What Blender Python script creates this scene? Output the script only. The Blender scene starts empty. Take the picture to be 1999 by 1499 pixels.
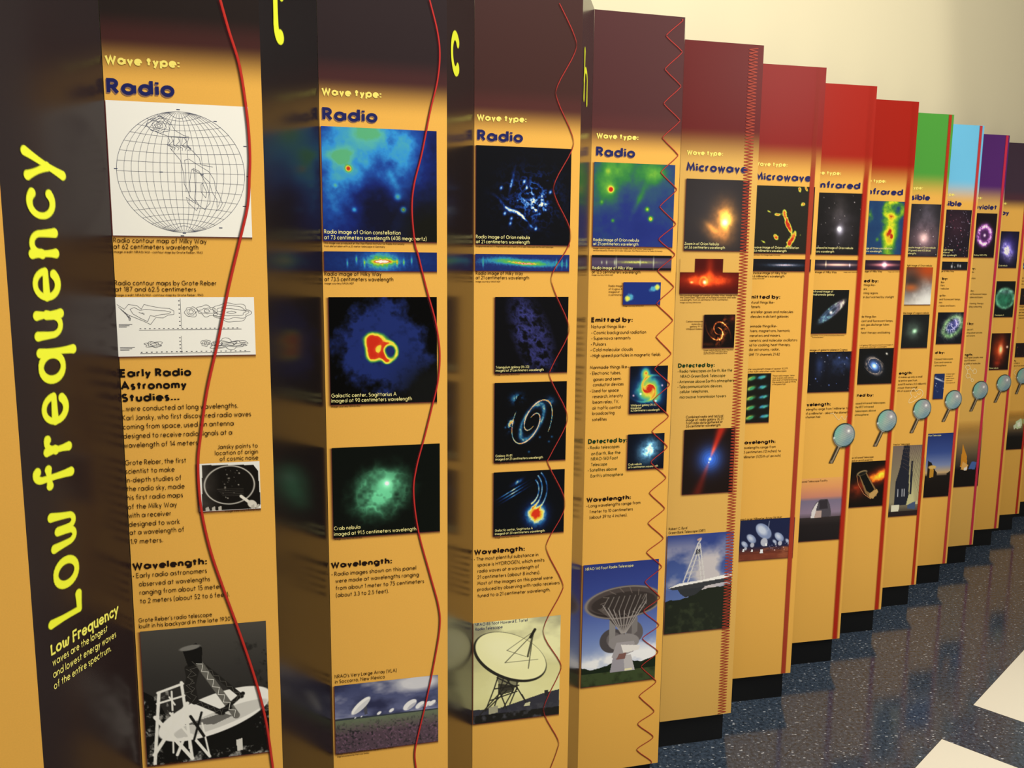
import bpy, math
import numpy as np
from mathutils import Matrix

# ---------------------------------------------------------------- camera, sky, lamps, exposure
C = bpy.context.scene.collection
SC = bpy.context.scene
FOCAL_PX, PITCH, ROLL, EYE = 1667.75, .1451, .0097, 1.4996
cam = bpy.data.cameras.new('camera'); cam.sensor_width = 36; cam.lens = FOCAL_PX/1999*36; cam.clip_start = .05
cam_ob = bpy.data.objects.new('camera', cam); C.objects.link(cam_ob); SC.camera = cam_ob
cam_ob.matrix_world = Matrix.Translation((0, 0, EYE)) @ Matrix.Rotation(math.pi/2-PITCH, 4, 'X') @ Matrix.Rotation(ROLL, 4, 'Z')
SC.view_settings.view_transform = 'Standard'; SC.view_settings.look = 'None'
SC.view_settings.gamma = 1; SC.view_settings.use_curve_mapping = False; SC.view_settings.exposure = 0.0
wd = bpy.data.worlds.new('gallery_ambience'); SC.world = wd; wd.use_nodes = True
bg = wd.node_tree.nodes['Background']; bg.inputs[0].default_value = (1, .94, .85, 1); bg.inputs[1].default_value = .40
def aim(ob, frm, to):
    from mathutils import Vector
    d = Vector(to)-Vector(frm); ob.location = frm; ob.rotation_euler = d.to_track_quat('-Z', 'Y').to_euler()
def area(name, frm, to, sx, sy, power, col):
    l = bpy.data.lights.new(name, 'AREA'); l.shape = 'RECTANGLE'; l.size = sx; l.size_y = sy; l.energy = power; l.color = col
    o = bpy.data.objects.new(name, l); C.objects.link(o); aim(o, frm, to); return o
def spot(name, frm, to, deg, blend, power, col, r=.06):
    l = bpy.data.lights.new(name, 'SPOT'); l.spot_size = math.radians(deg); l.spot_blend = blend; l.energy = power; l.color = col; l.shadow_soft_size = r
    o = bpy.data.objects.new(name, l); C.objects.link(o); aim(o, frm, to); return o
WARM = (1, .96, .88)
area('overhead_fill', (1.3, .2, 3.5), (1.0, 2.4, .9), 3.4, 1.4, 92, WARM)  # both area lights are unseen, added overhead as broad fill
area('overhead_fill', (3.4, 2.2, 3.5), (2.8, 3.8, 1.0), 2.2, 1.0, 9, WARM)
# unseen spots, added by eye: one washes the row and the wall from the front, one picks out the far panels
spot('unseen_spot', (3.0, .3, 2.75), (.42, 1.84, 1.91), 92, .18, 128, WARM, .12)
spot('unseen_spot', (3.5, 3.1, 3.0), (2.36, 4.15, 1.5), 38, .8, 34, WARM, .06)

# ---------------------------------------------------------------- helpers
def lin(h, a=1.):
    c = [int(h[i:i+2], 16)/255 for i in (0, 2, 4)]
    return tuple(x/12.92 if x <= .04045 else ((x+.055)/1.055)**2.4 for x in c)+(a,)
def s2l(a): return np.where(a <= .04045, a/12.92, ((a+.055)/1.055)**2.4)
MATS = {}
def mat(name, col=None, rough=.35, spec=.4):
    if name in MATS: return MATS[name]
    m = bpy.data.materials.new(name); m.use_nodes = True; MATS[name] = m
    p = m.node_tree.nodes['Principled BSDF']; p.inputs['Roughness'].default_value = rough; p.inputs['Specular IOR Level'].default_value = spec
    if col: p.inputs['Base Color'].default_value = lin(col)
    return m
def ink(h, rough=.38): return mat('ink_'+h, h, rough, .1)
def nodes(m): return m.node_tree.nodes, m.node_tree.links, m.node_tree.nodes['Principled BSDF']
def math_node(N, Lk, op, a, b=None, c=None):
    n = N.new('ShaderNodeMath'); n.operation = op
    for i, v in enumerate((a, b, c)):
        if v is None: continue
        if isinstance(v, (int, float)): n.inputs[i].default_value = v
        else: Lk.new(v, n.inputs[i])
    return n.outputs[0]
def obj(name, V, F, m, parent=None, loc=None):
    me = bpy.data.meshes.new(name); me.from_pydata([tuple(map(float, v)) for v in V], [], F); me.materials.append(m); me.update()
    o = bpy.data.objects.new(name, me); C.objects.link(o)
    if parent: o.parent = parent
    if loc: o.location = loc
    return o
def prism(poly, z0, z1):
    n = len(poly); V = [(x, y, z0) for x, y in poly]+[(x, y, z1) for x, y in poly]
    F = [tuple(range(n))[::-1], tuple(range(n, 2*n))]+[(i, (i+1) % n, n+(i+1) % n, n+i) for i in range(n)]
    return V, F
# ---------------------------------------------------------------- geometric sans lettering drawn as strokes
def AR(cx, cy, rx, ry, a0, a1): return ('a', cx, cy, rx, ry, a0, a1)
R_ = .33; X_ = .66
def _O(x): return AR(x, R_, R_, R_, 90, 450)
GL = {                                                               # glyph: (advance, strokes); cap height 1, x-height .66
 'A': (.86, [[(0, 0), (.43, 1), (.86, 0)], [(.17, .34), (.69, .34)]]), 'B': (.56, [[(0, 0), (0, 1), (.28, 1), AR(.28, .76, .24, .24, 90, -90), (0, .52), (.3, .52), AR(.3, .26, .26, .26, 90, -90), (0, 0)]]),
 'C': (.86, [[AR(.5, .5, .5, .5, 48, 312)]]), 'D': (.76, [[(0, 0), (0, 1), (.26, 1), AR(.26, .5, .5, .5, 90, -90), (0, 0)]]), 'E': (.48, [[(.48, 1), (0, 1), (0, 0), (.48, 0)], [(0, .54), (.44, .54)]]),
 'F': (.46, [[(.46, 1), (0, 1), (0, 0)], [(0, .53), (.42, .53)]]), 'G': (.98, [[AR(.5, .5, .5, .5, 48, 360), (.56, .5)]]), 'H': (.68, [[(0, 0), (0, 1)], [(.68, 0), (.68, 1)], [(0, .53), (.68, .53)]]),
 'I': (0, [[(0, 0), (0, 1)]]), 'J': (.34, [[(.34, 1), (.34, .18), AR(.16, .18, .18, .18, 0, -150)]]), 'K': (.6, [[(0, 0), (0, 1)], [(.54, 1), (.02, .5), (.6, 0)]]), 'L': (.44, [[(0, 1), (0, 0), (.44, 0)]]),
 'M': (.9, [[(0, 0), (.12, 1), (.45, .2), (.78, 1), (.9, 0)]]), 'N': (.74, [[(0, 0), (0, 1), (.74, 0), (.74, 1)]]), 'O': (1, [[AR(.5, .5, .5, .5, 90, 450)]]), 'P': (.52, [[(0, 0), (0, 1), (.26, 1), AR(.26, .74, .26, .26, 90, -90), (0, .48)]]),
 'Q': (1, [[AR(.5, .5, .5, .5, 90, 450)], [(.56, .36), (.96, 0)]]), 'R': (.56, [[(0, 0), (0, 1), (.26, 1), AR(.26, .75, .25, .25, 90, -90), (0, .5)], [(.22, .5), (.56, 0)]]),
 'S': (.52, [[AR(.26, .76, .23, .24, 30, 262), AR(.26, .26, .25, .26, 82, -150)]]), 'T': (.56, [[(0, 1), (.56, 1)], [(.28, 1), (.28, 0)]]), 'U': (.66, [[(0, 1), (0, .33), AR(.33, .33, .33, .33, 180, 360), (.66, 1)]]),
 'V': (.76, [[(0, 1), (.38, 0), (.76, 1)]]), 'W': (1.1, [[(0, 1), (.28, 0), (.55, .86), (.82, 0), (1.1, 1)]]), 'X': (.66, [[(0, 0), (.64, 1)], [(.02, 1), (.66, 0)]]), 'Y': (.68, [[(0, 1), (.34, .48), (.68, 1)], [(.34, .48), (.34, 0)]]), 'Z': (.64, [[(.04, 1), (.62, 1), (0, 0), (.64, 0)]]),
 'a': (.74, [[_O(R_)], [(.73, X_), (.73, 0)]]), 'b': (.72, [[_O(R_+.06)], [(0, 1.08), (0, 0)]]), 'c': (.52, [[AR(R_, R_, R_, R_, 52, 308)]]), 'd': (.73, [[_O(R_)], [(.72, 1.08), (.72, 0)]]), 'e': (X_, [[(.02, .35), (.65, .35), AR(R_, R_, R_, R_, 4, 318)]]),
 'f': (.38, [[(.38, 1.04), AR(.33, .88, .15, .16, 90, 180), (.18, 0)], [(-.02, X_), (.37, X_)]]), 'g': (X_, [[_O(R_)], [(.72, X_), (.72, -.05), AR(R_+.06, -.05, R_, .28, 0, -140)]]), 'h': (.52, [[(0, 1.08), (0, 0)], [(0, .38), AR(.26, .4, .26, .26, 180, 0), (.52, 0)]]),
 'i': (0, [[(0, X_), (0, 0)], [(0, .84), (0, 1.)]]), 'j': (.05, [[(.05, X_), (.05, -.3)], [(.05, .88), (.05, .98)]]), 'k': (.44, [[(0, 1.08), (0, 0)], [(.4, X_), (.02, .33), (.44, 0)]]), 'l': (0, [[(0, 1.08), (0, 0)]]),
 'm': (.86, [[(0, X_), (0, 0)], [(0, .4), AR(.215, .44, .215, .22, 180, 0), (.43, 0)], [(.43, .4), AR(.645, .44, .215, .22, 180, 0), (.86, 0)]]), 'n': (.5, [[(0, X_), (0, 0)], [(0, .38), AR(.25, .4, .25, .26, 180, 0), (.5, 0)]]), 'o': (X_, [[_O(R_)]]),
 'p': (.72, [[_O(R_+.06)], [(0, X_), (0, -.34)]]), 'q': (.72, [[_O(R_)], [(.72, X_), (.72, -.34)]]), 'r': (.27, [[(0, X_), (0, 0)], [(0, .4), AR(.2, .44, .2, .2, 180, 70)]]), 's': (.36, [[AR(.18, .5, .155, .16, 35, 265), AR(.18, .17, .17, .17, 85, -150)]]),
 't': (.4, [[(.19, .96), (.19, 0)], [(-.03, X_), (.42, X_)]]), 'u': (.5, [[(0, X_), (0, .26), AR(.25, .26, .25, .26, 180, 360), (.5, X_)], [(.5, .3), (.5, 0)]]), 'v': (.5, [[(0, X_), (.25, 0), (.5, X_)]]), 'w': (.78, [[(0, X_), (.2, 0), (.39, .6), (.58, 0), (.78, X_)]]),
 'x': (.48, [[(0, 0), (.46, X_)], [(.02, X_), (.48, 0)]]), 'y': (.5, [[(0, X_), (.26, .02)], [(.5, X_), (.1, -.34)]]), 'z': (.44, [[(.03, X_), (.43, X_), (0, 0), (.44, 0)]]),
 '0': (.6, [[AR(.3, .5, .3, .5, 90, 450)]]), '1': (.22, [[(0, .84), (.22, 1), (.22, 0)]]), '2': (.56, [[AR(.27, .72, .26, .28, 170, -38), (0, 0), (.56, 0)]]), '3': (.52, [[AR(.25, .76, .22, .24, 150, -80), AR(.25, .27, .27, .27, 80, -155)]]), '4': (.62, [[(.48, 0), (.48, 1), (0, .26), (.62, .26)]]),
 '5': (.54, [[(.48, 1), (.14, 1), (.07, .55), AR(.24, .32, .29, .32, 120, -140)]]), '6': (.56, [[(.36, 1), (.05, .44)], [AR(.28, .3, .28, .3, 90, 450)]]), '7': (.54, [[(0, 1), (.54, 1), (.14, 0)]]), '8': (.54, [[AR(.27, .76, .22, .24, 90, 450)], [AR(.27, .26, .27, .26, 90, 450)]]), '9': (.56, [[(.2, 0), (.51, .56)], [AR(.28, .7, .28, .3, 90, 450)]]),
 '.': (.02, [[(.01, -.03), (.01, .15)]]), ',': (.06, [[(.06, .1), (0, -.14)]]), ':': (.02, [[(.01, -.03), (.01, .16)], [(.01, .46), (.01, .65)]]), '-': (.26, [[(0, .34), (.26, .34)]]), '~': (.46, [[(0, .34), (.46, .34)]]), '(': (.2, [[(.2, 1.08), (.04, .7), (.04, .15), (.2, -.2)]]), ')': (.2, [[(0, 1.08), (.16, .7), (.16, .15), (0, -.2)]]),
 '/': (.4, [[(0, -.1), (.4, 1.08)]]), "'": (.02, [[(.01, 1.05), (.01, .78)]]), '*': (.16, [[AR(.08, .36, .07, .07, 90, 450)], [(.02, .36), (.14, .36)]]), '"': (.16, [[(0, 1.05), (0, .8)], [(.16, 1.05), (.16, .8)]]), '%': (.8, [[AR(.18, .78, .16, .2, 90, 450)], [AR(.62, .22, .16, .2, 90, 450)], [(.1, 0), (.7, 1)]]), '+': (.5, [[(0, .36), (.5, .36)], [(.25, .12), (.25, .6)]]),
}
def polyline(stroke, seg):
    o = []
    for p in stroke:
        if p[0] == 'a':
            _, cx, cy, rx, ry, a0, a1 = p; n = max(2, int(abs(a1-a0)/360*seg+.5))
            q = [(cx+rx*math.cos(math.radians(a0+(a1-a0)*k/n)), cy+ry*math.sin(math.radians(a0+(a1-a0)*k/n))) for k in range(n+1)]
        else: q = [p]
        for r in q:
            if not o or math.hypot(r[0]-o[-1][0], r[1]-o[-1][1]) > 1e-4: o.append(r)
    return o
def ribbon(pts, hw, V, F, flare=0.):
    """flat band of half width hw along pts (mitred joins), appended to V, F"""
    n = len(pts); closed = math.hypot(pts[0][0]-pts[-1][0], pts[0][1]-pts[-1][1]) < 1e-4 and n > 3
    if closed: pts = pts[:-1]; n -= 1
    b = len(V); L = [0.]
    for k in range(1, n): L.append(L[-1]+math.hypot(pts[k][0]-pts[k-1][0], pts[k][1]-pts[k-1][1]))
    for k in range(n):
        p0 = pts[k-1] if (k or closed) else None; p1 = pts[(k+1) % n] if (k < n-1 or closed) else None; p = pts[k]
        d = []
        for a, c in ((p0, p), (p, p1)):
            if a and c:
                l = math.hypot(c[0]-a[0], c[1]-a[1]) or 1; d.append((-(c[1]-a[1])/l, (c[0]-a[0])/l))
        nx, ny = sum(q[0] for q in d), sum(q[1] for q in d); l = math.hypot(nx, ny) or 1; nx /= l; ny /= l
        m = min(2.2, 1/max(.3, nx*d[0][0]+ny*d[0][1])); h = hw*m
        if flare: t = L[k]/(L[-1] or 1); h *= 1+flare*(2*abs(t-.5))**2 if not closed else 1+.35*flare*nx*nx
        dz = .008*((len(V)-b)/2 % 25+(b % 24)*.6); V.append((p[0]+nx*h, p[1]+ny*h, dz)); V.append((p[0]-nx*h, p[1]-ny*h, dz))
    for k in range(n if closed else n-1):
        a = b+2*k; c = b+2*((k+1) % n); F.append((a, a+1, c+1, c))
def text_shape(txt, hw, seg=10, gap=.17, flare=0.):
    """lettering for one line: (verts, faces, width) in units of the cap height"""
    V, F = [], []; x = 0.; k = 1-hw*.9
    for ch in txt:
        if ch == ' ': x += .34+.5*hw; continue
        if ch not in GL: continue
        adv, st = GL[ch]; w = 1+.5*hw
        for s_ in st:
            P = [(x+hw+px*w, hw*.5+py*k) for px, py in polyline(s_, seg)]
            if flare and len(P) == 2:                                # let straight strokes flare at both ends
                P = [P[0], (P[0][0]*.75+P[1][0]*.25, P[0][1]*.75+P[1][1]*.25), ((P[0][0]+P[1][0])/2, (P[0][1]+P[1][1])/2), (P[0][0]*.25+P[1][0]*.75, P[0][1]*.25+P[1][1]*.75), P[1]]
            ribbon(P, hw, V, F, flare)
        x += adv*w+2*hw+gap*(1-hw*2.2)
    return V, F, x-gap*(1-hw*2.2)

# ---------------------------------------------------------------- printed pictures (numpy painter, colours as printed)
def hexc(s): return np.array([int(s[i:i+2], 16) for i in (0, 2, 4)])/255.
JET = [(0, '0a0f2a'), (.2, '14245f'), (.38, '2358a8'), (.5, '3f9fb0'), (.6, '4fae4c'), (.74, 'd8dc3c'), (.88, 'd03a1e'), (1, 'fff3e6')]
class Cv:
    def __init__(s, nx, ny, aspect, seed, bg='000000'):
        s.a = aspect; s.sd = seed*97+13
        s.X, s.Y = np.meshgrid(np.linspace(0, 1, nx), np.linspace(0, 1, ny))
        s.im = np.ones((ny, nx, 3))*hexc(bg); s.px = 1.2/ny; s.lines = []
    def nz(s, f=6, o=4, g=.5, sx=1., ang=0.):
        """fractal value noise 0..1, f cells per picture height"""
        s.sd += 1
        ca, sa = math.cos(ang), math.sin(ang)
        U = (s.X*s.a*ca+s.Y*sa)*sx+7; V = -s.X*s.a*sa+s.Y*ca+7
        t = 0; amp = 1; tot = 0
        for k in range(o):
            r = np.random.RandomState(s.sd*31+k).rand(64, 64)
            x, y = U*f, V*f
            i, j = np.floor(x).astype(int), np.floor(y).astype(int)
            u, v = x-i, y-j; u = u*u*(3-2*u); v = v*v*(3-2*v)
            i0, i1, j0, j1 = i % 64, (i+1) % 64, j % 64, (j+1) % 64
            t = t+amp*(r[j0, i0]*(1-u)*(1-v)+r[j0, i1]*u*(1-v)+r[j1, i0]*(1-u)*v+r[j1, i1]*u*v)
            tot += amp; amp *= g; f *= 2
        return t/tot
    def loc(s, x, y, ang=0.):
        dx, dy = (s.X-x)*s.a, s.Y-y; a = math.radians(ang); c, n = math.cos(a), math.sin(a)
        return dx*c+dy*n, -dx*n+dy*c
    def g(s, x, y, rx, ry=None, ang=0.):
        p, q = s.loc(x, y, ang); return np.exp(-(p/rx)**2-(q/(ry or rx))**2)
    def el(s, x, y, rx, ry, ang=0., soft=None):
        p, q = s.loc(x, y, ang); d = np.sqrt((p/rx)**2+(q/ry)**2); w = (soft or s.px)/min(rx, ry)
        return np.clip((1-d)/w+.5, 0, 1)
    def ring(s, x, y, rx, ry, w, ang=0., a0=-181, a1=181):
        p, q = s.loc(x, y, ang); d = np.sqrt((p/rx)**2+(q/ry)**2)-1; t = np.degrees(np.arctan2(q/ry, p/rx))
        return np.exp(-(d*min(rx, ry)/w)**2)*((t >= a0) & (t <= a1))
    def spiral(s, x, y, r0, pitch, w, ang=0., squash=1., turns=1.5, phase=0., arms=2):
        p, q = s.loc(x, y, ang); q = q/squash; r = np.hypot(p, q)+1e-6; t = np.arctan2(q, p)
        k = np.log(r/r0)/pitch
        m = 0
        for n in range(arms):
            d = (t-k-phase-n*2*math.pi/arms+math.pi) % (2*math.pi)-math.pi
            m = np.maximum(m, np.exp(-(d*r/w)**2)*(r > r0)*(k < turns*2*math.pi))
        return m
    def poly(s, pts):
        ins = np.zeros(s.X.shape, bool); n = len(pts)
        for k in range(n):
            (x0, y0), (x1, y1) = pts[k], pts[(k+1) % n]
            if y0 == y1: continue
            c = (y0 > s.Y) != (y1 > s.Y)
            ins ^= c & (s.X < (x1-x0)*(s.Y-y0)/(y1-y0)+x0)
        return ins.astype(float)
    def seg(s, x0, y0, x1, y1, w):
        ax, ay, bx, by = x0*s.a, y0, x1*s.a, y1; px, py = s.X*s.a-ax, s.Y-ay; ux, uy = bx-ax, by-ay
        t = np.clip((px*ux+py*uy)/(ux*ux+uy*uy+1e-9), 0, 1)
        return np.clip((w/2-np.hypot(px-t*ux, py-t*uy))/s.px+.5, 0, 1)
    def mix(s, m, c):
        m = np.clip(m, 0, 1)[..., None]; s.im = s.im*(1-m)+(hexc(c) if isinstance(c, str) else c)*m
    def add(s, m, c): s.im = np.clip(s.im+np.asarray(m)[..., None]*(hexc(c) if isinstance(c, str) else c), 0, 1)
    def cmap(s, v, st=JET):
        xs = [a for a, _ in st]; cs = np.array([hexc(c) for _, c in st]); v = np.clip(v, 0, 1)
        s.im = np.stack([np.interp(v, xs, cs[:, k]) for k in range(3)], -1)
    def grad(s, st):
        xs = [a for a, _ in st]; cs = np.array([hexc(c) for _, c in st])
        s.im = np.stack([np.interp(s.Y, xs, cs[:, k]) for k in range(3)], -1)
    def stars(s, n, c='ffffff', r=.006, x0=0, x1=1, y0=0, y1=1):
        s.sd += 1; R = np.random.RandomState(s.sd)
        for _ in range(n):
            x, y = x0+R.rand()*(x1-x0), y0+R.rand()*(y1-y0); q = r*(.35+.75*R.rand()**2)
            s.add(s.g(x, y, q)*(.4+.6*R.rand()), c)
    def ln(s, pts, w, c): s.lines.append((pts, w, c))
def wob(x, y, rx, ry, amp, k, seed, n=48, ang=0.):
    R = np.random.RandomState(seed); ph = R.rand(6)*6.28; am = R.rand(6); o = []
    ca, sa = math.cos(math.radians(ang)), math.sin(math.radians(ang))
    for i in range(n+1):
        t = 2*math.pi*i/n; f = 1+amp*sum(am[j]*math.sin((k+j)*t+ph[j]) for j in range(6))/2
        p, q = rx*math.cos(t)*f, ry*math.sin(t)*f
        o.append((x+p*ca-q*sa, y+p*sa+q*ca))
    return o
INK = '39415f'
def p_contour_globe(c):
    c.mix(c.X*0+1, 'f1efe6')
    cx, cy, rx, ry = .505, .515, .455, .455
    c.ln([(cx+rx*math.cos(t*math.pi/36), cy+ry*math.sin(t*math.pi/36)) for t in range(73)], .5, INK)
    for k in range(-9, 10):                                        # meridians
        if abs(k) == 9: continue
        f = k/9.
        c.ln([(cx+rx*f*math.cos(math.radians(a)), cy+ry*math.sin(math.radians(a))) for a in range(-80, 81, 8)], .38, INK)
    c.ln([(cx, cy-ry), (cx, cy+ry)], .4, INK)
    for k in range(-8, 9):                                         # parallels
        la = math.radians(k*10); y = cy-ry*math.sin(la); w = rx*math.cos(la); sg = .045*math.sin(la)
        c.ln([(cx+w*t/8., y+sg*(1-(t/8.)**2)) for t in range(-8, 9)], .38, INK)
    for n, (rx_, ry_) in enumerate([(.07, .055), (.05, .035), (.028, .02), (.012, .01)]):
        c.ln(wob(.36, .17, rx_, ry_, .22, 2, 5+n), .5, INK)
    c.ln([(.26, .19), (.29, .13), (.37, .10), (.44, .14), (.47, .20), (.53, .235), (.57, .245)], .5, INK)
    c.ln([(.30, .20), (.36, .225), (.42, .245), (.57, .25)], .5, INK)
    for k in range(7):
        x = .41+.023*k; R = np.random.RandomState(k)
        c.ln([(x+.02*R.rand(), .25), (x+.03*R.rand(), .28), (x+.02*R.rand()-.01, .31), (x+.03+.02*R.rand(), .33), (x+.02+.02*R.rand(), .35)], .5, INK)
    c.ln([(.43, .33), (.46, .37), (.50, .42), (.51, .47), (.52, .53), (.52, .60), (.54, .64), (.56, .70), (.60, .74)], .5, INK)
    c.ln([(.55, .31), (.60, .36), (.635, .40), (.645, .45), (.70, .46), (.73, .465)], .5, INK)
    c.ln([(.53, .66), (.535, .50), (.53, .42), (.56, .41), (.62, .45), (.70, .50), (.735, .56), (.745, .63), (.77, .68), (.79, .74), (.77, .78), (.74, .80)], .5, INK)
    c.ln([(.56, .66), (.56, .58), (.57, .52), (.58, .485), (.64, .52), (.70, .58), (.72, .66), (.75, .71), (.75, .77)], .5, INK)
    c.ln([(.60, .63), (.595, .52), (.59, .48), (.63, .50), (.68, .60), (.70, .68), (.70, .74), (.66, .79), (.62, .76), (.59, .71), (.60, .63)], .5, INK)
    c.ln([(.64, .60), (.65, .59), (.68, .66), (.67, .70), (.64, .66), (.64, .60)], .5, INK)
    c.ln([(.53, .70), (.57, .73), (.62, .76), (.60, .80), (.54, .74), (.53, .70)], .5, INK)
    for x, y in ((.50, .045), (.76, .12), (.97, .30), (.95, .76), (.77, .93), (.505, .975), (.49, .995), (.045, .50), (.36, .515), (.65, .525), (.985, .53)):
        c.ln([(x-.012, y), (x+.012, y)], 1.3, INK)
def p_contour_strips(c):
    c.mix(c.X*0+1, 'f2f0e8')
    def K(p, w=.5): c.ln(p, w, '3a3a48')
    K([(.01, .12), (.06, .20), (.09, .12), (.15, .14), (.18, .20), (.20, .12), (.25, .15), (.32, .18), (.38, .19), (.41, .23), (.41, .29), (.37, .30), (.33, .35), (.28, .34), (.24, .46), (.19, .40), (.13, .34), (.09, .30)])
    K([(.10, .20), (.13, .17), (.17, .22), (.21, .20), (.28, .22), (.35, .23), (.39, .25), (.37, .28), (.32, .29), (.27, .32), (.24, .31), (.22, .41), (.17, .35), (.12, .28), (.10, .20)])
    K([(.16, .25), (.20, .29)]); K([(.18, .26), (.20, .27)])
    for k in range(4): K([(.02+.015*k, .16+.03*k), (.05+.012*k, .24+.03*k), (.09, .30+.03*k), (.10, .36+.01*k)])
    for n, (rx, ry) in enumerate([(.045, .085), (.03, .055), (.016, .035)]): K(wob(.535, .25, rx, ry, .15, 2, n))
    for n, (rx, ry) in enumerate([(.07, .09), (.045, .05), (.02, .025)]): K(wob(.65, .235, rx, ry, .3, 2, n+4))
    for n, (rx, ry) in enumerate([(.16, .16), (.145, .11), (.12, .06), (.035, .02)]): K(wob(.83, .26, rx*.85, ry, .18, 2, n+9))
    for n, (rx, ry) in enumerate([(.06, .05), (.045, .035), (.02, .018)]): K(wob(.255, .80, rx, ry, .35, 2, n+14, ang=20))
    for n, (rx, ry) in enumerate([(.035, .05), (.022, .03), (.01, .015)]): K(wob(.63, .785, rx, ry, .2, 2, n+18))
    for n, (rx, ry) in enumerate([(.13, .075), (.12, .05), (.09, .03), (.05, .015)]): K(wob(.80, .81, rx, ry, .5, 3, n+22))
    K([(.46, .02), (.46, .52)]); K([(.455, .66), (.455, .96)]); K([(.155, .555), (.90, .55)], .6); K([(.155, .955), (.96, .95)], .6)
    for k in range(22):
        K([(.16+.0335*k, .53), (.172+.0335*k, .53)], 1.1)
        K([(.16+.036*k, .93), (.172+.036*k, .93)], 1.1)
    for k in range(7): K([(.445, .06+.07*k), (.455, .06+.07*k)], 1.2)
    for k in range(5): K([(.44, .69+.06*k), (.45, .69+.06*k)], 1.2)
    for k in range(3):
        K([(.015, .455+.022*k), (.11-.02*k, .455+.022*k)], .8); K([(.015, .845+.022*k), (.12-.02*k, .845+.022*k)], .8)
def p_jansky(c):
    c.mix(c.X*0+1, 'e9e7e0'); R = c.poly([(.07, .03), (.9, .07), (.97, .2), (1, .9), (.95, 1), (.04, 1)])
    c.mix(R, '15120f'); c.mix(R*np.clip(.35-c.X, 0, 1)*1.2*(.5+c.nz(6)), '77706a')
    c.mix(R*c.ring(.5, .47, .47*c.a*.86, .40, .012), 'cfcac0')
    c.stars(26, 'c8c4bc', .014, .36, .72, .15, .75)
    for k in range(5): c.mix(R*c.seg(.3+.02*k, .55+.035*k, .72, .56+.035*k, .006)*.5, '8d877e')
    c.mix(R*c.seg(.68, .72, .9, .95, .06), 'e6e0d4'); c.mix(R*c.el(.86, .9, .1, .08, 40), 'd8d2c6')
    for x in (.1, .2, .3, .84, .92): c.mix(R*c.poly([(x, .93), (x+.05, .9), (x+.06, 1), (x, 1)]), 'b9b3a8')
def tree_tex(c, m, dark='0d0f0c', lite='6f7466', f=14, th=.55):
    n = c.nz(f, 4, .7); c.mix(m, dark); c.mix(m*np.clip((n-th)*6, 0, 1), lite)
def p_reber_dish(c):
    c.grad([(0, '4a4742'), (.35, '343230'), (.6, '2c2a28'), (1, '131312')])
    n = c.nz(16, 4, .7)
    c.mix(np.clip((c.X-.72)*3, 0, 1)*np.clip((n-.5)*5, 0, 1)*(c.Y > .25-.2*c.nz(4)), '0b0b0a')
    c.mix(c.poly([(0, .44), (.1, .5), (.16, .62), (.2, 1), (0, 1)]), '0f0f0e')
    c.mix((c.Y > .68)*1., '0e0e0d')
    c.mix(np.clip((c.nz(20, 4, .7)-.56)*6, 0, 1)*((c.X < .2) & (c.Y > .45) | (c.Y > .93) | (c.X > .88) & (c.Y > .62)), '8d8b86')
    c.mix(c.el(.56, .66, .40, .145, -17), 'f1efe8'); c.mix(c.el(.60, .70, .34, .06, -17)*.35, '8f8d88'); c.mix(c.poly([(.3, .72), (.55, .74), (.7, .69), (.62, .66)]), '6b6965')
    def B(x0, y0, x1, y1, w, k, col='211f1d', lat='55524d'):
        c.mix(c.seg(x0, y0, x1, y1, w), col); L = math.hypot(x1-x0, y1-y0); nx, ny = (y1-y0)/L*w*.4, -(x1-x0)/L*w*.4
        P = [(x0+(x1-x0)*i/k+(nx if i % 2 else -nx), y0+(y1-y0)*i/k+(ny if i % 2 else -ny)) for i in range(k+1)]; c.ln(P, .8, lat)
    B(.42, .26, .34, .52, .075, 9); B(.46, .27, .78, .55, .03, 12); B(.44, .26, .73, .69, .05, 14, '6a6862', 'e8e6de')
    B(.36, .3, .40, .55, .05, 8); B(.42, .56, .62, .66, .035, 8); B(.6, .66, .79, .53, .03, 6, '1a1917', '4a4843')
    c.mix(c.poly([(.32, .16), (.43, .12), (.48, .16), (.47, .27), (.36, .29)]), '141312'); c.mix(c.el(.38, .15, .07, .018, -8), '7a7873')
    c.mix(c.el(.63, .64, .06, .02, -15), '1a1918')
    W = 'f0eee6'
    for a in ((.12, .46, .06, .99, .022), (.30, .4, .36, .98, .02), (.11, .46, .31, .41, .018), (.1, .54, .32, .5, .014), (.08, .64, .36, .98, .026), (.34, .56, .06, .92, .026), (.34, .6, .34, .9, .012),
              (.36, .8, .5, .98, .02), (.22, .46, .22, .6, .012), (.2, .5, .24, .56, .012), (.22, .62, .21, .92, .012), (.2, .62, .34, .80, .016), (.45, .72, .5, .98, .012), (.24, .94, .3, .82, .02)):
        c.mix(c.seg(*a), W)
    c.mix(c.seg(.36, .66, .46, .82, .02), '191816'); c.mix(c.seg(.45, .64, .38, .84, .016), '191816')
    c.mix(c.poly([(.72, .88), (.77, .87), (.775, .96), (.73, .965)]), 'd9d6cd')
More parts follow.
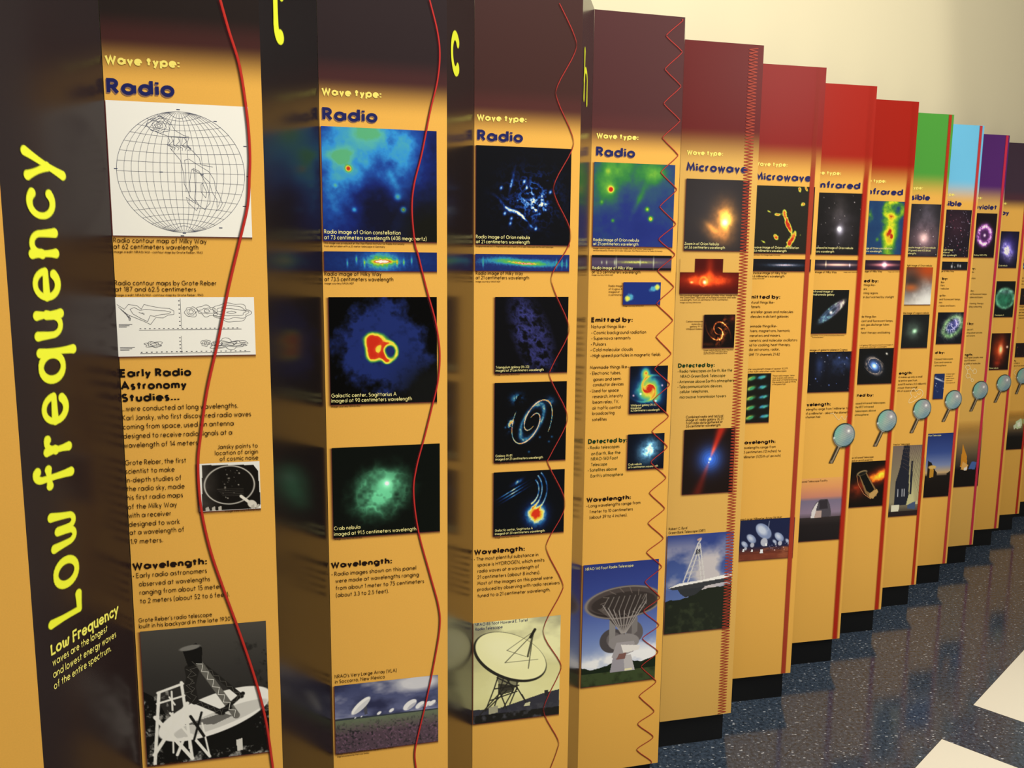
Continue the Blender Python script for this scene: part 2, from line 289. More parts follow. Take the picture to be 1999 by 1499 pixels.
def p_orion_408(c):
    n = c.nz(5, 5, .6); m = c.nz(9, 4, .6)
    v = .18+.30*c.g(.33, .12, .42, .34)+.25*c.g(.38, .02, .28, .16)+.28*c.g(.14, .38, .2, .24)+.22*c.g(.1, .62, .2, .22)+.25*c.g(.66, .26, .16, .3, -10)+.17*c.g(.6, .5, .06, .12, -40)+.14*c.g(.75, .15, .14, .2)
    v = np.minimum(.74*v*(.4+1.0*n), .45)-.12*c.g(.45, .75, .22, .3)-.12*c.g(.95, .8, .3, .4)+.14*(m-.5)
    v = v+.26*c.g(.16, .26, .1, .07)+.2*c.g(.4, .03, .14, .09)+.10*c.g(.62, .46, .03, .1, -30)
    v = np.minimum(v, .57)
    for x, y, r, k in ((.225, .36, .028, .55), (.7, .71, .026, .7), (.65, .6, .03, .35), (.27, .72, .022, .33), (.11, .51, .02, .2)): v = v+k*c.g(x, y, r)
    c.cmap(v, [(0, '10122c'), (.14, '15246b'), (.27, '1d4aa0'), (.40, '318fd6'), (.52, '55b0a8'), (.62, '5cab52'), (.74, 'e4d84a'), (.86, 'cf4a22'), (1, 'b92a18')])
    c.mix(np.clip(c.g(.98, .95, .35, .3)*1.3, 0, 1), '14140f')
def p_strip_408(c):
    v = .2+.14*c.nz(10, 3)*c.g(.5, .5, 2.4, .6)+.42*c.g(.5, .5, .85, .5)*(.5+.9*c.nz(9, 4, .6))+.30*c.g(.53, .5, .66, .10)+.30*c.g(.5, .5, .34, .07)
    for x in (.28, .2, .35, .64, .7, .77): v = v+.3*c.g(x, .5+.1*math.sin(x*40), .05, .2)
    c.cmap(v, JET)
def p_sgr_a90(c):
    d = np.hypot((c.X-.5)*1.0, c.Y-.47); e = .47+.45*(c.nz(5, 5, .65)-.5)
    c.mix(np.clip((e-d)*8, 0, 1), '1d2c6b'); c.mix(np.clip((e-d)*8, 0, 1)*np.clip((c.nz(20, 3)-.55)*3, 0, 1), '14204f'); c.mix(np.clip(c.g(.98, .92, .3, .25)*1.6, 0, 1), '0f100f')
    n = .9*(c.nz(12, 4)-.5)
    v = 1.05*c.g(.42, .40, .10, .07)+.85*c.g(.38, .48, .05, .1)+.7*c.g(.44, .55, .09, .05)+.5*c.ring(.55, .51, .07, .08, .025)+.4*c.g(.53, .61, .04, .025)
    v = v*(1+n*.7); m = np.clip((v-.18)*5, 0, 1)
    s = c.im.copy(); c.cmap(v, [(0, '1d2c6b'), (.22, '2e7d58'), (.38, '5aa545'), (.5, 'f0e24a'), (.66, 'f2d23c'), (.74, 'd8421f'), (1, 'cc2c16')]); c.im = s*(1-m[..., None])+c.im*m[..., None]
def p_crab_green(c):
    n = c.nz(6, 5, .6); r = 1-2*np.abs(c.nz(5, 4, .6)-.5)
    e = c.g(.44, .52, .30, .24, -38); v = e*(.25+1.0*r**3+.5*n)+.3*c.g(.5, .38, .14, .12)+.35*c.g(.5, .46, .06, .05)
    v = 1.25*v-.35*c.g(.33, .52, .06, .08)-.3*c.g(.58, .57, .05, .06); v = np.clip(v-.10, 0, 1)*c.g(.44, .52, .5, .46)
    c.im = np.clip(v, 0, 1.3)[..., None]*np.array([.42, .82, .62])+np.array([.03, .05, .035]); c.im = np.clip(c.im, 0, 1)
    c.add(c.g(.5, .42, .016), 'ffffff'); c.add(c.g(.5, .42, .05)*.3, 'e8ffe8')
def sky_clouds(c, top, bot, cloud='e8e6e4', f=3.2, th=.5, hor=.6, k=4., sx=.55):
    c.grad([(0, top), (hor, bot), (1, bot)])
    n = c.nz(f, 5, .55, sx); c.mix(np.clip((n-th)*k, 0, 1)*(c.Y < hor), cloud); return n
def p_vla(c):
    n = sky_clouds(c, '3d4369', '6a7096', 'd8d6da', 3, .5, .55, 3.2); c.mix(np.clip((.45-n)*5, 0, 1)*(c.Y < .5), '2e3150'); c.mix(c.el(.8, .08, .32, .12, 0, .08)*.8, 'f2f0ee')
    g = (c.Y > .49+.01*c.X); c.mix(g*1., '66705a'); c.mix(g*np.clip((c.Y-.55)*5, 0, 1), '54434e')
    c.mix(g*np.clip((c.nz(40, 2, .7)-.55)*4, 0, 1)*np.clip((c.Y-.55)*6, 0, 1), '75586c'); c.mix(g*np.clip((.44-c.nz(34, 2, .7))*4, 0, 1)*np.clip((c.Y-.52)*6, 0, 1), '2c2a2e'); c.mix((g & (c.Y < .52))*1., '363c45')
    c.mix(c.poly([(.27, .36), (.3, .32), (.31, .46), (.28, .47)]), '4b4c58'); c.mix(c.el(.245, .33, .17, .055, -42), 'f4f3f0'); c.mix(c.el(.255, .345, .15, .03, -42)*.5, 'b9b9c0')
    for x, y, r in ((.42, .47, .035), (.54, .45, .04), (.19, .5, .015), (.25, .49, .015)): c.mix(c.el(x, y, r, r*.55, -35), 'efeef0')
    for x, y, r in ((.72, .40, .11), (.82, .42, .075), (.89, .42, .06), (.94, .41, .06)): c.mix(c.el(x, y, r, r*.5, -35), 'eae9ea'); c.mix(c.el(x+.02, y+.02, r*.7, r*.22, -35)*.6, '9d9cab')
def p_orion_neb_21(c):
    e = c.g(.58, .52, .26, .24)*1.1; w = 1-2*np.abs(c.nz(9, 4, .7)-.5); n = c.nz(22, 3, .7)
    v = .75*e*np.clip((w-.8)*4, 0, 1)*(.1+1.1*n)+c.g(.66, .58, .10, .08)*np.clip((n-.46)*4, 0, 1)*.9
    d = np.abs((c.Y-.57)-(c.X-.27)*.70-.02*np.sin(c.X*24)); v = v+np.exp(-(d/.018)**2)*c.g(.42, .68, .2, .2)*np.clip(n*2.0-.35, 0, 1)*1.1
    d2 = np.abs((c.X-.37)+(c.Y-.36)*.22); v = v+.4*np.exp(-(d2/.012)**2)*c.g(.38, .36, .1, .12)*n*1.6
    for x, y in ((.26, .42), (.3, .68), (.37, .73), (.36, .78), (.63, .83), (.78, .45), (.53, .41), (.5, .35)): v = v+.6*c.g(x, y, .014, .02, 30)
    c.cmap(v, [(0, '090a10'), (.2, '11235c'), (.42, '2f6cc4'), (.6, 'a9d2ee'), (.8, 'fbf0c0'), (1, 'fffbe0')])
def p_strip_21(c):
    w = .44+.16*c.X-.1*np.sin(c.X*6.28)*(c.X < .5)
    d = c.Y-w-.0; v = .2+.1*c.nz(12, 3)+.40*np.exp(-(d/.2)**2)*np.clip(c.g(.48, .5, 2.0, 9)*1.25, 0, 1)*(.5+.8*c.nz(12, 3))+.40*np.exp(-((d-.04)/.07)**2)*c.g(.52, .5, 1.0, 9)
    for x in (.86, .92, .97, .08): v = v+.2*c.g(x, .55, .05, .3)
    c.cmap(v, [(0, '14153a'), (.28, '1f2f70'), (.42, '2f86b4'), (.56, '45a86e'), (.72, '62b04e'), (.84, 'e9d84a'), (.93, 'cf4020'), (1, 'f0e6e0')])
def p_triangulum(c):
    w = 1-2*np.abs(c.nz(7, 5, .65, 1.3, -.9)-.5); e = c.el(.5, .5, .22, .52, -22, .16)
    v = e*np.clip((w-.62)*2.4, 0, 1)*(.4+.6*c.nz(9)); c.im = np.clip(v*.75, 0, 1)[..., None]*np.array([.36, .38, .86])+np.array([.035, .035, .05])
def p_m81_radio(c):
    n = c.nz(22, 3, .7); s = (c.spiral(.52, .5, .09, .30, .028, -62, .5, .9, 2.2)+.45*c.ring(.52, .5, .24, .11, .022, -62))*np.clip(c.g(.52, .5, .34, .24, -62)*1.8, 0, 1)
    v = s*(.3+1.1*n)*1.05+.8*c.g(.22, .52, .035, .08, 20)*np.clip((n-.4)*5, 0, 1)+.55*c.g(.3, .2, .08, .06, -15)*np.clip((n-.42)*5, 0, 1)+.35*c.g(.78, .24, .06, .05, 30)*n*1.6
    for x, y in ((.8, .7), (.76, .76), (.48, .88), (.63, .7), (.15, .56)): v = v+.35*c.g(x, y, .015)
    c.cmap(v, [(0, '08090c'), (.2, '0f2340'), (.4, '2f6f98'), (.58, 'c9d6a0'), (.72, 'e8b04a'), (.9, 'd85a28'), (1, 'f0e0c8')])
def p_sgr_a20(c):
    n = c.nz(20, 3, .7)
    v = .75*c.g(.60, .70, .15, .16)*(.6+.8*n)+.55*c.g(.60, .68, .08, .07)
    for k in range(3): v = v+.5*np.exp(-(((c.Y-.36)+(c.X-.2)*.62-.05*k+.03)/.012)**2)*c.g(.24, .28, .2, .18)*(.4+n)
    for a, b in ((.22, .3), (.3, .36), (.17, .22)): v = v+.45*c.ring(.48, .32, a, b, .012, 10, -60, 60)*(.3+.9*n)
    v = v+.4*c.g(.33, .17, .09, .03, -30)*n*1.6
    c.cmap(v, [(0, '070a10'), (.14, '0d1d44'), (.3, '2567a8'), (.45, 'd6e8c0'), (.56, 'f6ea58'), (.74, 'f0a030'), (.92, 'd8421f'), (1, 'd8341a')])
def p_tatel(c):
    c.grad([(0, '8f8c72'), (.25, 'b3ae84'), (.5, 'dcd89c'), (.75, 'e6e3a4'), (1, 'd0cc96')]); n = c.nz(3, 5, .55, .5); c.mix(np.clip((n-.52)*4, 0, 1)*(c.Y < .85), 'eeecb4'); c.mix(np.clip((.42-n)*4, 0, 1)*np.clip(.6-c.Y, 0, 1), '6e6c5c')
    c.mix(c.poly([(0, .86), (.3, .87), (.55, .82), (.8, .77), (1, .745), (1, 1), (0, 1)]), '35353f'); c.mix((c.Y > .92)*1., '1d1c1a'); c.mix((c.Y > .86)*np.clip((c.nz(20)-.55)*4, 0, 1), '45454c')
    c.mix(c.poly([(.28, .46), (.48, .52), (.55, .6), (.46, .7), (.32, .7), (.27, .58)])*.55, '34322c')
    for a in ((.3, .5, .24, .66), (.36, .52, .3, .7), (.27, .56, .5, .68), (.5, .55, .5, .7), (.24, .66, .14, .88), (.3, .7, .22, .9), (.3, .7, .38, .88), (.5, .68, .62, .86), (.46, .7, .34, .88), (.5, .68, .42, .84), (.14, .88, .38, .7), (.24, .67, .52, .66), (.2, .78, .5, .72), (.36, .55, .46, .7), (.46, .55, .32, .7), (.56, .76, .62, .86), (.07, .92, .3, .72)):
        c.mix(c.seg(*a, .012), '2c2a26')
    c.mix(c.poly([(.28, .62), (.48, .66), (.46, .72), (.28, .74)])*.8, '26241f')
    c.mix(c.el(.42, .37, .39, .215, 29), '2a2822'); c.mix(c.el(.43, .36, .375, .20, 29), 'f4f1b8'); c.mix(c.el(.36, .3, .22, .12, 29, .1)*.5, 'fbf9cc')
    for a in ((.68, .16, .36, .42, .008), (.68, .16, .63, .50, .009), (.68, .16, .62, .38, .018), (.62, .38, .63, .38, .01), (.38, .3, .68, .14, .005), (.38, .3, .6, .38, .004), (.36, .42, .74, .42, .004)): c.mix(c.seg(*a), '55533f')
    c.mix(c.seg(.65, .19, .7, .12, .028), '26241e')
    c.mix(c.poly([(.18, .85), (.28, .84), (.28, .91), (.18, .92)]), 'a9a68a'); c.mix(c.poly([(.6, .85), (.66, .84), (.65, .88), (.58, .88)]), 'cfcca4'); c.mix(c.poly([(.82, .74), (.87, .74), (.86, .8), (.83, .8)]), '2c2b2c')
def p_orion_green(c):
    v = .26+.26*c.g(.16, .26, .16, .22)+.20*c.g(.75, .1, .14, .12)+.17*c.g(.4, .02, .4, .22)+.14*c.g(.55, .45, .035, .18, 25)
    v = v*(.62+.6*c.nz(5, 5, .6))+.05*c.nz(14); v = v-.10*c.g(.55, .78, .5, .2)
    for x, y, r, k in ((.21, .32, .035, .6), (.71, .66, .028, .62), (.665, .545, .025, .45), (.24, .69, .022, .3), (.1, .47, .02, .2), (.17, .1, .04, .15)): v = v+k*c.g(x, y, r)
    c.cmap(v, [(0, '18246a'), (.2, '22307a'), (.30, '2c4f6c'), (.40, '2f7a40'), (.52, '57a03a'), (.64, 'a8c83c'), (.74, 'f2e648'), (.86, 'd8441f'), (1, 'b42a16')])
    c.mix(np.clip(c.Y-.72, 0, 1)*2.2*np.clip(.3+c.X, 0, 1), '24307c')
def p_strip_12(c):
    c.mix(c.X*0+1, '3a3048'); c.mix(c.X*0+np.exp(-((c.Y-.5)/.35)**2)*.5, '6d5c78'); c.mix((c.Y < .16)*1.+(c.Y > .86)*1., '121114')
    v = np.exp(-((c.Y-.47)/.09)**2)*c.g(.55, .5, 1.4, 9)*(.5+.7*c.nz(14, 3)); c.mix(np.clip(v, 0, 1), 'b9c45c'); c.mix(np.clip(v*1.6-.8, 0, 1), 'e9e27a')
    for x, h in ((.3, .3), (.28, .18), (.77, .34), (.6, .2), (.12, .1), (.18, .12)): c.mix(c.g(x, .5, .05, h)*.9, 'c8cfae')
def p_cygnus_a(c):
    c.mix(c.X*0+1, '1d2f78'); n = c.nz(8, 4)
    for (x, y, r, q, an) in ((.18, .66, .19, .15, -35), (.84, .26, .26, .12, -20)):
        v = c.g(x, y, r, q, an)*(.2+1.6*n); c.mix(np.clip(v*2.0-.35, 0, 1), '4fa2c4')
    for (x, y) in ((.11, .73), (.91, .22)): v = c.g(x, y, .13, .13)*(.6+.8*n); c.mix(np.clip(v*2.4-.5, 0, 1), 'cfe064'); c.mix(np.clip(c.g(x, y, .06)*2-.6, 0, 1), 'f2e14a')
def p_m51(c):
    n = c.nz(9, 4); v = .62*c.g(.5, .5, .28, .25)*(.7+.6*n)+.40*c.spiral(.5, .48, .06, .45, .06, 20, .95, .9, 1.0)*(.5+n)*c.g(.5, .48, .3, .3)+.55*c.g(.52, .48, .06)+.45*c.g(.4, .15, .1, .12)+.3*c.g(.42, .15, .03)+.2*c.g(.66, .66, .2, .1, 40)
    c.cmap(v, [(0, '0b0e18'), (.16, '14325f'), (.3, '3da0a8'), (.44, '8fc45a'), (.58, 'e9d548'), (.76, 'e08a34'), (.9, 'c8381e'), (1, 'c42c18')])
    for x, y in ((.1, .62), (.29, .59), (.7, .75), (.86, .42)): c.add(c.g(x, y, .02), 'd89a9a')
def p_crab_blue(c):
    n = c.nz(7, 5, .6); r = 1-2*np.abs(c.nz(6, 4, .6)-.5); e = c.g(.58, .46, .30, .24, -45)
    v = np.clip(e*(.25+.7*r**2+.6*n), 0, 1.2); c.im = np.clip(v[..., None]*np.array([.50, .82, .95])+np.array([.04, .06, .10])+(c.g(.58, .46, .45)*.10)[..., None]*np.array([.1, .3, .9]), 0, 1); c.add(np.clip(v-.6, 0, 1), 'ffffff')
def p_nrao140(c):
    c.grad([(0, '2b387d'), (.3, '3c4d97'), (.6, '6d83bd'), (.85, '9fb0d2'), (1, '9fb0d2')])
    n = c.nz(4, 5, .6, .8); c.mix(np.clip((n-.44)*5, 0, 1)*np.clip((c.Y-.58)*6, 0, 1)*np.clip(c.g(.85, .8, .28, .16)*1.7+c.g(.2, .82, .3, .06), 0, 1), 'f2f2f4')
    c.mix((c.Y > .845+.02*np.sin(c.X*9)+.03*(c.nz(14)-.5)-.05*c.X*c.X)*1., '1b2618'); c.mix((c.Y > .895)*1., '3d4a2c'); c.mix((c.Y > .895)*np.clip((c.nz(20)-.5)*3, 0, 1), '2b341f')
    G = '6e6a66'
    c.mix(c.poly([(.42, .77), (.66, .77), (.72, .905), (.38, .905)]), '9c98a0'); c.mix(c.poly([(.56, .77), (.66, .77), (.72, .905), (.58, .905)]), 'bdb9ba')
    c.mix(c.el(.40, .64, .105, .1, 10), '4c4748'); c.mix(c.el(.42, .63, .06, .06, 10), '6a6465'); c.mix(c.el(.7, .58, .07, .09, -20), '605a5b')
    c.mix(c.poly([(.36, .47), (.44, .47), (.44, .62), (.36, .66)]), '8a8684'); c.mix(c.poly([(.66, .48), (.74, .46), (.74, .58), (.66, .62)]), '7c7776')
    c.mix(c.el(.56, .66, .13, .07), '8d8888'); c.mix(c.poly([(.46, .66), (.7, .66), (.72, .74), (.5, .79), (.4, .78)]), 'a29da0'); c.mix(c.poly([(.52, .68), (.78, .7), (.77, .735), (.56, .755)]), 'e6e2de'); c.mix(c.poly([(.5, .755), (.6, .75), (.58, .80), (.46, .80)]), '7e5a54')
    c.mix(c.poly([(.2, .36), (.56, .60), (.9, .31), (.6, .3)]), '4b4443')
    c.mix(c.el(.545, .33, .325*.98, .135, -2), '2f2928'); c.mix(c.el(.545, .315, .31, .115, -2), '4d4442'); c.mix(c.el(.545, .335, .27, .09, -2), '38312f'); c.mix(c.ring(.545, .33, .315, .128, .006, -2), '8b827c')
    for k in range(14): c.mix(c.seg(.545+.31*math.cos(k*.45), .33+.125*math.sin(k*.45), .545+.25*math.cos(k*.45+.2), .335+.085*math.sin(k*.45+.2), .005), '776c66')
    c.mix(c.poly([(.2, .37), (.4, .47), (.42, .43), (.26, .36)])*.6, '746b66')
    for k in range(9):
        t = -1+k/4.; c.mix(c.seg(.555+.29*t, .34+.06*(1-t*t), .55+.03*t, .585, .007), 'a39c98'); c.mix(c.seg(.555+.29*t, .36+.04*(1-t*t), .555+.29*min(1, t+.25), .28, .005), '8f8782')
    for t in (.3, .6): c.mix(c.seg(.555-.27*t, .58-.2*t, .555+.27*t, .58-.2*t, .006), '8f8782')
    c.mix(c.poly([(.58, .885), (.68, .885), (.68, .9), (.58, .9)]), 'e9e2b8')
def p_orion_zoom(c):
    c.mix(c.X*0+1, '2c2728'); c.add(c.g(.5, .55, .5, .55)*.10, '8090a0')
    w = c.nz(5, 4); v = c.g(.62, .55, .17, .22)*(.8+.5*w)+.6*c.g(.52, .75, .22, .1, 25)*(.7+.6*w)
    w2 = c.nz(11, 4, .6); v = v*(.5+.9*w2); c.add(np.clip(v, 0, 1), 'b0611a'); c.add(np.exp(-(((c.Y-.66)-(c.X-.4)*.75)/.05)**2)*c.g(.42, .68, .12, .1)*.5, 'c07820'); c.add(np.clip(c.g(.66, .56, .09, .12)*(.4+1.1*w2), 0, 1), 'd8b030'); c.add(c.g(.63, .6, .05, .045), 'fff0a0')
def p_gbt_center(c):
    c.mix(c.X*0+1, '4a0f0a'); n = c.nz(5, 5, .6); m = c.g(.45, .62, .8, .2)*(.5+.8*n)+.4*c.g(.5, .3, .12, .4)
    c.add(np.clip(m, 0, 1), 'a03010'); c.add(np.clip((m-.4), 0, 1)*.9, 'd07020'); c.add(c.g(.42, .68, .05, .05), 'fff6e0'); c.add(c.g(.20, .68, .05, .03)*.8, 'ffd080'); c.add(c.ring(.4, .66, .12, .13, .03)*n*.8, 'f08030')
def p_m51_co(c):
    n = c.nz(14, 4, .7); s = c.spiral(.47, .5, .1, .34, .07, 60, .75, .8, .6)*np.clip(c.g(.48, .5, .42, .3, 80)*1.7, 0, 1)+.5*c.ring(.45, .45, .2, .26, .06, 15, 90, 181)*n; c.mix(c.X*0+1, '140c0a')
    v = s*(.2+1.1*n)*1.1+.7*c.ring(.5, .46, .17, .3, .10, 8, -70, 100)*np.clip((n-.35)*3, 0, 1); c.add(np.clip(v, 0, 1), 'b8491c'); c.add(np.clip(v-.55, 0, 1)*1.3, 'ffb060'); c.add(.4*c.g(.15, .9, .2, .05)*n, 'c04a1a'); c.add(c.g(.9, .12, .1, .12)*n*.6, 'c03a1a')
def p_jets(c):
    c.mix(c.X*0+1, '1c120f'); d = np.hypot((c.X-.52)*c.a, c.Y-.47); c.add(np.exp(-(d/.17)**2)*(.85+.06*np.sin(d*160)), '1f5fd0'); c.add(np.exp(-(d/.26)**2)*.4, '1a3a90')
    for sg, k, ln in ((1, 1., 1.), (-1, .38, .8)):
        ux, uy = .34*sg, -.94*sg; p, q = (c.X-.52)*c.a*ux+(c.Y-.47)*uy, -(c.X-.52)*c.a*uy+(c.Y-.47)*ux
        v = np.exp(-(q/(.012+.12*np.clip(p, 0, 9)))**2)*(p > .01)*np.clip(p*6, 0, 1)*k; c.mix(np.clip(v*1., 0, .95), 'b32a1c'); c.add(v*c.g(.52, .47, .16)*.9, 'ffa090')
    c.add(c.g(.52, .47, .02), 'ffffff'); c.add(c.g(.50, .52, .012)*.6, 'ffffff')
def p_gbt(c):
    n = sky_clouds(c, '2f4080', '5f77b4', 'c9c2c4', 3.4, .47, .72, 4.5, .8); c.mix(np.clip(.25-c.Y, 0, 1)*4, '33448a')
    c.mix((c.Y > .66+.10*(c.nz(5)-.5)-.13*c.X)*1., '20261d'); c.mix((c.Y > .70)*np.clip((c.nz(18)-.52)*4, 0, 1), '303827')
    for a in ((.26, .48, .46, .10), (.33, .48, .49, .12), (.58, .47, .49, .10), (.53, .47, .46, .12), (.46, .10, .50, .06)): c.mix(c.seg(*a, .012), 'd5d2d0'); c.ln([(a[0]+(a[2]-a[0])*k/14+(.012 if k % 2 else -.012), a[1]+(a[3]-a[1])*k/14) for k in range(15)], .7, 'e4e2de')
    for k in range(6): y = .44-.055*k; c.mix(c.seg(.29+.03*k, y, .575-.014*k, y-.01, .006), 'bdbab8')
    c.mix(c.poly([(.43, .16), (.5, .15), (.5, .2), (.43, .21)]), '4a4a52'); c.mix(c.seg(.46, .06, .5, .05, .02), 'c9a08c')
    c.mix(c.poly([(.03, .53), (.2, .495), (.55, .475), (.8, .455), (1, .435), (1, .51), (.7, .53), (.4, .56), (.1, .555)]), '3a3c40'); c.mix(c.poly([(.03, .535), (.2, .492), (.55, .475), (.8, .45), (1, .43), (1, .47), (.55, .495), (.2, .52)]), 'f4f2ee'); c.mix(c.poly([(.18, .555), (.6, .545), (.45, .62), (.3, .64), (.22, .6)]), '33363a')
def p_micro_orion(c):
    c.mix(c.X*0+1, '24221b'); n = c.nz(16, 4, .7); v = 0
    for x, y, rx, ry, an, k in ((.52, .52, .1, .03, 70, 1.), (.57, .6, .09, .035, 60, 1.1), (.62, .8, .13, .045, -60, 1.25), (.35, .76, .05, .04, 40, .9), (.35, .42, .06, .025, 0, .8), (.48, .40, .06, .04, 60, .7), (.12, .83, .06, .02, 20, .6), (.72, .05, .03, .04, 0, .9), (.84, .03, .05, .02, 60, .8), (.8, .26, .04, .03, -30, .8), (.52, .2, .03, .02, 40, .4), (.78, .72, .02, .02, 0, .4), (.2, .38, .05, .02, 10, .5)):
        v = v+k*c.g(x, y, rx, ry, an)
    n2 = c.nz(30, 2, .7); v = v*(.15+.9*n+.9*n2*n2); m = np.clip((v-.25)*7, 0, 1); s = c.im.copy(); c.cmap(v, [(.2, '3a5a4a'), (.36, 'a8b83c'), (.5, 'e4de50'), (.72, 'e06a2a'), (.9, 'c8381e'), (1, 'c02c18')]); c.im = s*(1-m[..., None])+c.im*m[..., None]
def p_strip_dark(c):
    c.mix(c.X*0+1, '15161c'); v = np.exp(-((c.Y-.5)/.13)**2)*c.g(.52, .5, 1.5, 9)*(.3+.9*c.nz(12, 3)); c.add(np.clip(v, 0, 1)*.8, '5a86b8'); c.add(np.exp(-((c.Y-.5)/.06)**2)*c.g(.52, .5, .9, 9)*.8, 'b87858')
def p_quasar(c):
    c.mix(c.X*0+1, '181915')
    for k in range(5):
        y = .1+.2*k
        for x, r, col in ((.06, .05, 'c8d84a'), (.14, .05, '3fa06c'), (.5+.05*k, .04, '3f8fb8'), (.62+.06*k, .045, '4fb0a8')): c.mix(np.clip(c.g(x, y+.02*(x > .4)*-1, r*1.3, r*.55, -20)*1.5*(.4+1.1*c.nz(20, 2)), 0, 1), col)
def p_alma(c):
    c.mix(c.X*0+1, '1d2446'); c.mix(np.clip((c.Y-.66)*6, 0, 1), '6a3326'); c.mix((c.Y > .86)*1.*c.nz(5), '8a4630'); c.mix(np.clip((c.nz(8, 4, .6, .3)-.5)*4, 0, 1)*(c.Y > .72), '9a5a3c')
    for x, y, r in ((.42, .3, .26), (.2, .47, .15), (.08, .6, .1), (.72, .47, .15), (.88, .58, .06), (.64, .58, .06)):
        c.mix(c.el(x+.04*r, y+r*.1, r*1.0, r*.62, 42), '2c3554'); c.mix(c.el(x, y, r*.95, r*.58, 42), '8494bb'); c.mix(c.el(x-.12*r, y-.12*r, r*.6, r*.34, 42, .06), 'c8d2e6'); c.mix(c.el(x+.02, y+r*1.05, r*.35, r*.4), 'b8bccc')
    for x, y, r in ((.4, .8, .05), (.06, .75, .03), (.22, .77, .03), (.48, .64, .035)): c.mix(c.poly([(x-r*.6, y+r), (x-r*.4, y-r), (x+r*.5, y-r), (x+r*.6, y+r)]), 'eef0f4')
    c.mix(c.seg(.5, .3, .52, .06, .012), 'b8c2da')
    c.stars(30, 'e8ecf8', .012, .5, .98, .6, .8)
def p_orion_ir(c):
    c.mix(c.X*0+1, '1a1818'); n = c.nz(5, 4); c.add(c.g(.5, .56, .26, .3)*(.4*n), '9088a0'); c.add(c.g(.42, .3, .16, .28)*.2*n, 'b0a0a0'); c.add(c.g(.50, .60, .06, .07), '9a9ab0'); c.add(c.g(.48, .58, .03), 'ffffff'); c.stars(30, 'c8c0c0', .008)
def p_strip_ir(c):
    c.mix(c.X*0+1, '241f2a'); c.add(np.exp(-((c.Y-.5)/.11)**2)*c.g(.5, .5, 1.8, 9), 'd8a878'); c.add(np.exp(-((c.Y-.5)/.3)**2)*c.g(.5, .5, 1.9, 9)*.35, '9078a0'); c.add(c.g(.22, .4, .06, .3), 'b8a878'); c.add(c.g(.78, .55, .07, .16), 'a8a0b8')
def p_strip_ir2(c):
    c.mix(c.X*0+1, '2a1c2c'); c.add(np.exp(-((c.Y-.5)/.15)**2)*c.g(.5, .5, 1.5, 9), 'c87868'); c.add(c.g(.5, .5, .25, .3), 'e8c8c8'); c.add(c.g(.5, .5, .8, .6)*.4, '8a5a80')
def p_andromeda(c):
    c.mix(c.X*0+1, '161716'); n = c.nz(16, 3, .7)
    for rx, ry, w in ((.34, .095, .022), (.22, .055, .02)): v = c.ring(.52, .5, rx, ry, w, -38)*(.3+n); c.add(v*.8, '405a80'); c.add(v*np.clip((c.X-.45)*2, 0, 1)*.8, '903a1c'); c.add(v*np.clip((n-.5)*3, 0, 1)*.6, '508040')
    c.add(c.g(.5, .52, .035), 'fff4e0'); c.add(c.g(.5, .52, .3, .08, -38)*.3, '4060a0')
def p_cygnus_plane(c):
    c.mix(c.X*0+1, '14151c'); n = c.nz(4, 5, .6); c.add(np.clip(n-.4, 0, 1)*c.g(.7, .25, .3, .4, -40)*1.2, '4060b0'); c.add(c.g(.2, .35, .1, .25)*n*.6, '3a5ab0'); c.stars(14, 'ffffff', .012); c.stars(12, '6a8ae8', .02)
def p_orion_ir_green(c):
    n = c.nz(8, 5, .65); v = .12+.42*c.g(.58, .5, .15, .6)*(.3+1.3*n)+.26*c.ring(.66, .16, .2, .14, .05)*(.2+1.4*n)+.40*c.g(.60, .64, .10, .17)*(.4+1.1*n)+.4*c.g(.0, .3, .08, .12)*n+.2*c.g(.25, .72, .04)
    for x, y in ((.60, .56), (.66, .66)): v = v+.7*c.g(x, y, .03, .04)
    v = v+.10*(n-.5)
    c.cmap(v, [(0, '1a2f5c'), (.18, '24466e'), (.3, '3d7a40'), (.44, '88b82c'), (.6, 'e8e02c'), (.85, 'e0b02a'), (1, 'b83018')])
def p_m81_uv(c):
    c.mix(c.X*0+1, '161616'); n = c.nz(16, 3, .7); c.add(c.g(.42, .5, .22, .15, 38), '3460b8'); c.add(c.g(.42, .5, .10, .07, 38), '88a8e0'); c.add(c.g(.42, .5, .03), 'ffffff')
    v = (c.spiral(.42, .5, .16, .25, .03, 38, .62, .6, 1.6)+c.ring(.42, .5, .30, .2, .03, 38)*n)*(.3+n)*.9*np.clip(c.g(.42, .5, .36, .27, 38)*1.6, 0, 1); c.add(np.clip(v, 0, 1), 'b89878'); c.add(c.g(.78, .16, .035, .025, 30), 'e8e4d8')
def p_irtf(c):
    c.grad([(0, 'e6a860'), (.14, 'e09a62'), (.3, 'c8846e'), (.36, '7a7088'), (.55, '8e7c92'), (.62, '6a5c68'), (.63, '352e2e'), (.75, '241f20'), (1, '1f1b1d')])
    c.mix(c.poly([(.22, .63), (.24, .5), (.32, .4), (.42, .345), (.6, .34), (.66, .42), (.7, .54), (.7, .62)]), '4f4a52'); c.mix(c.poly([(.22, .63), (.24, .52), (.32, .42), (.38, .38), (.34, .5), (.34, .63)]), 'ddd8d8'); c.mix(c.poly([(.34, .52), (.48, .52), (.48, .63), (.3, .63)]), 'b8a098'); c.mix(c.poly([(.4, .36), (.6, .35), (.62, .5), (.42, .5)]), '353036')
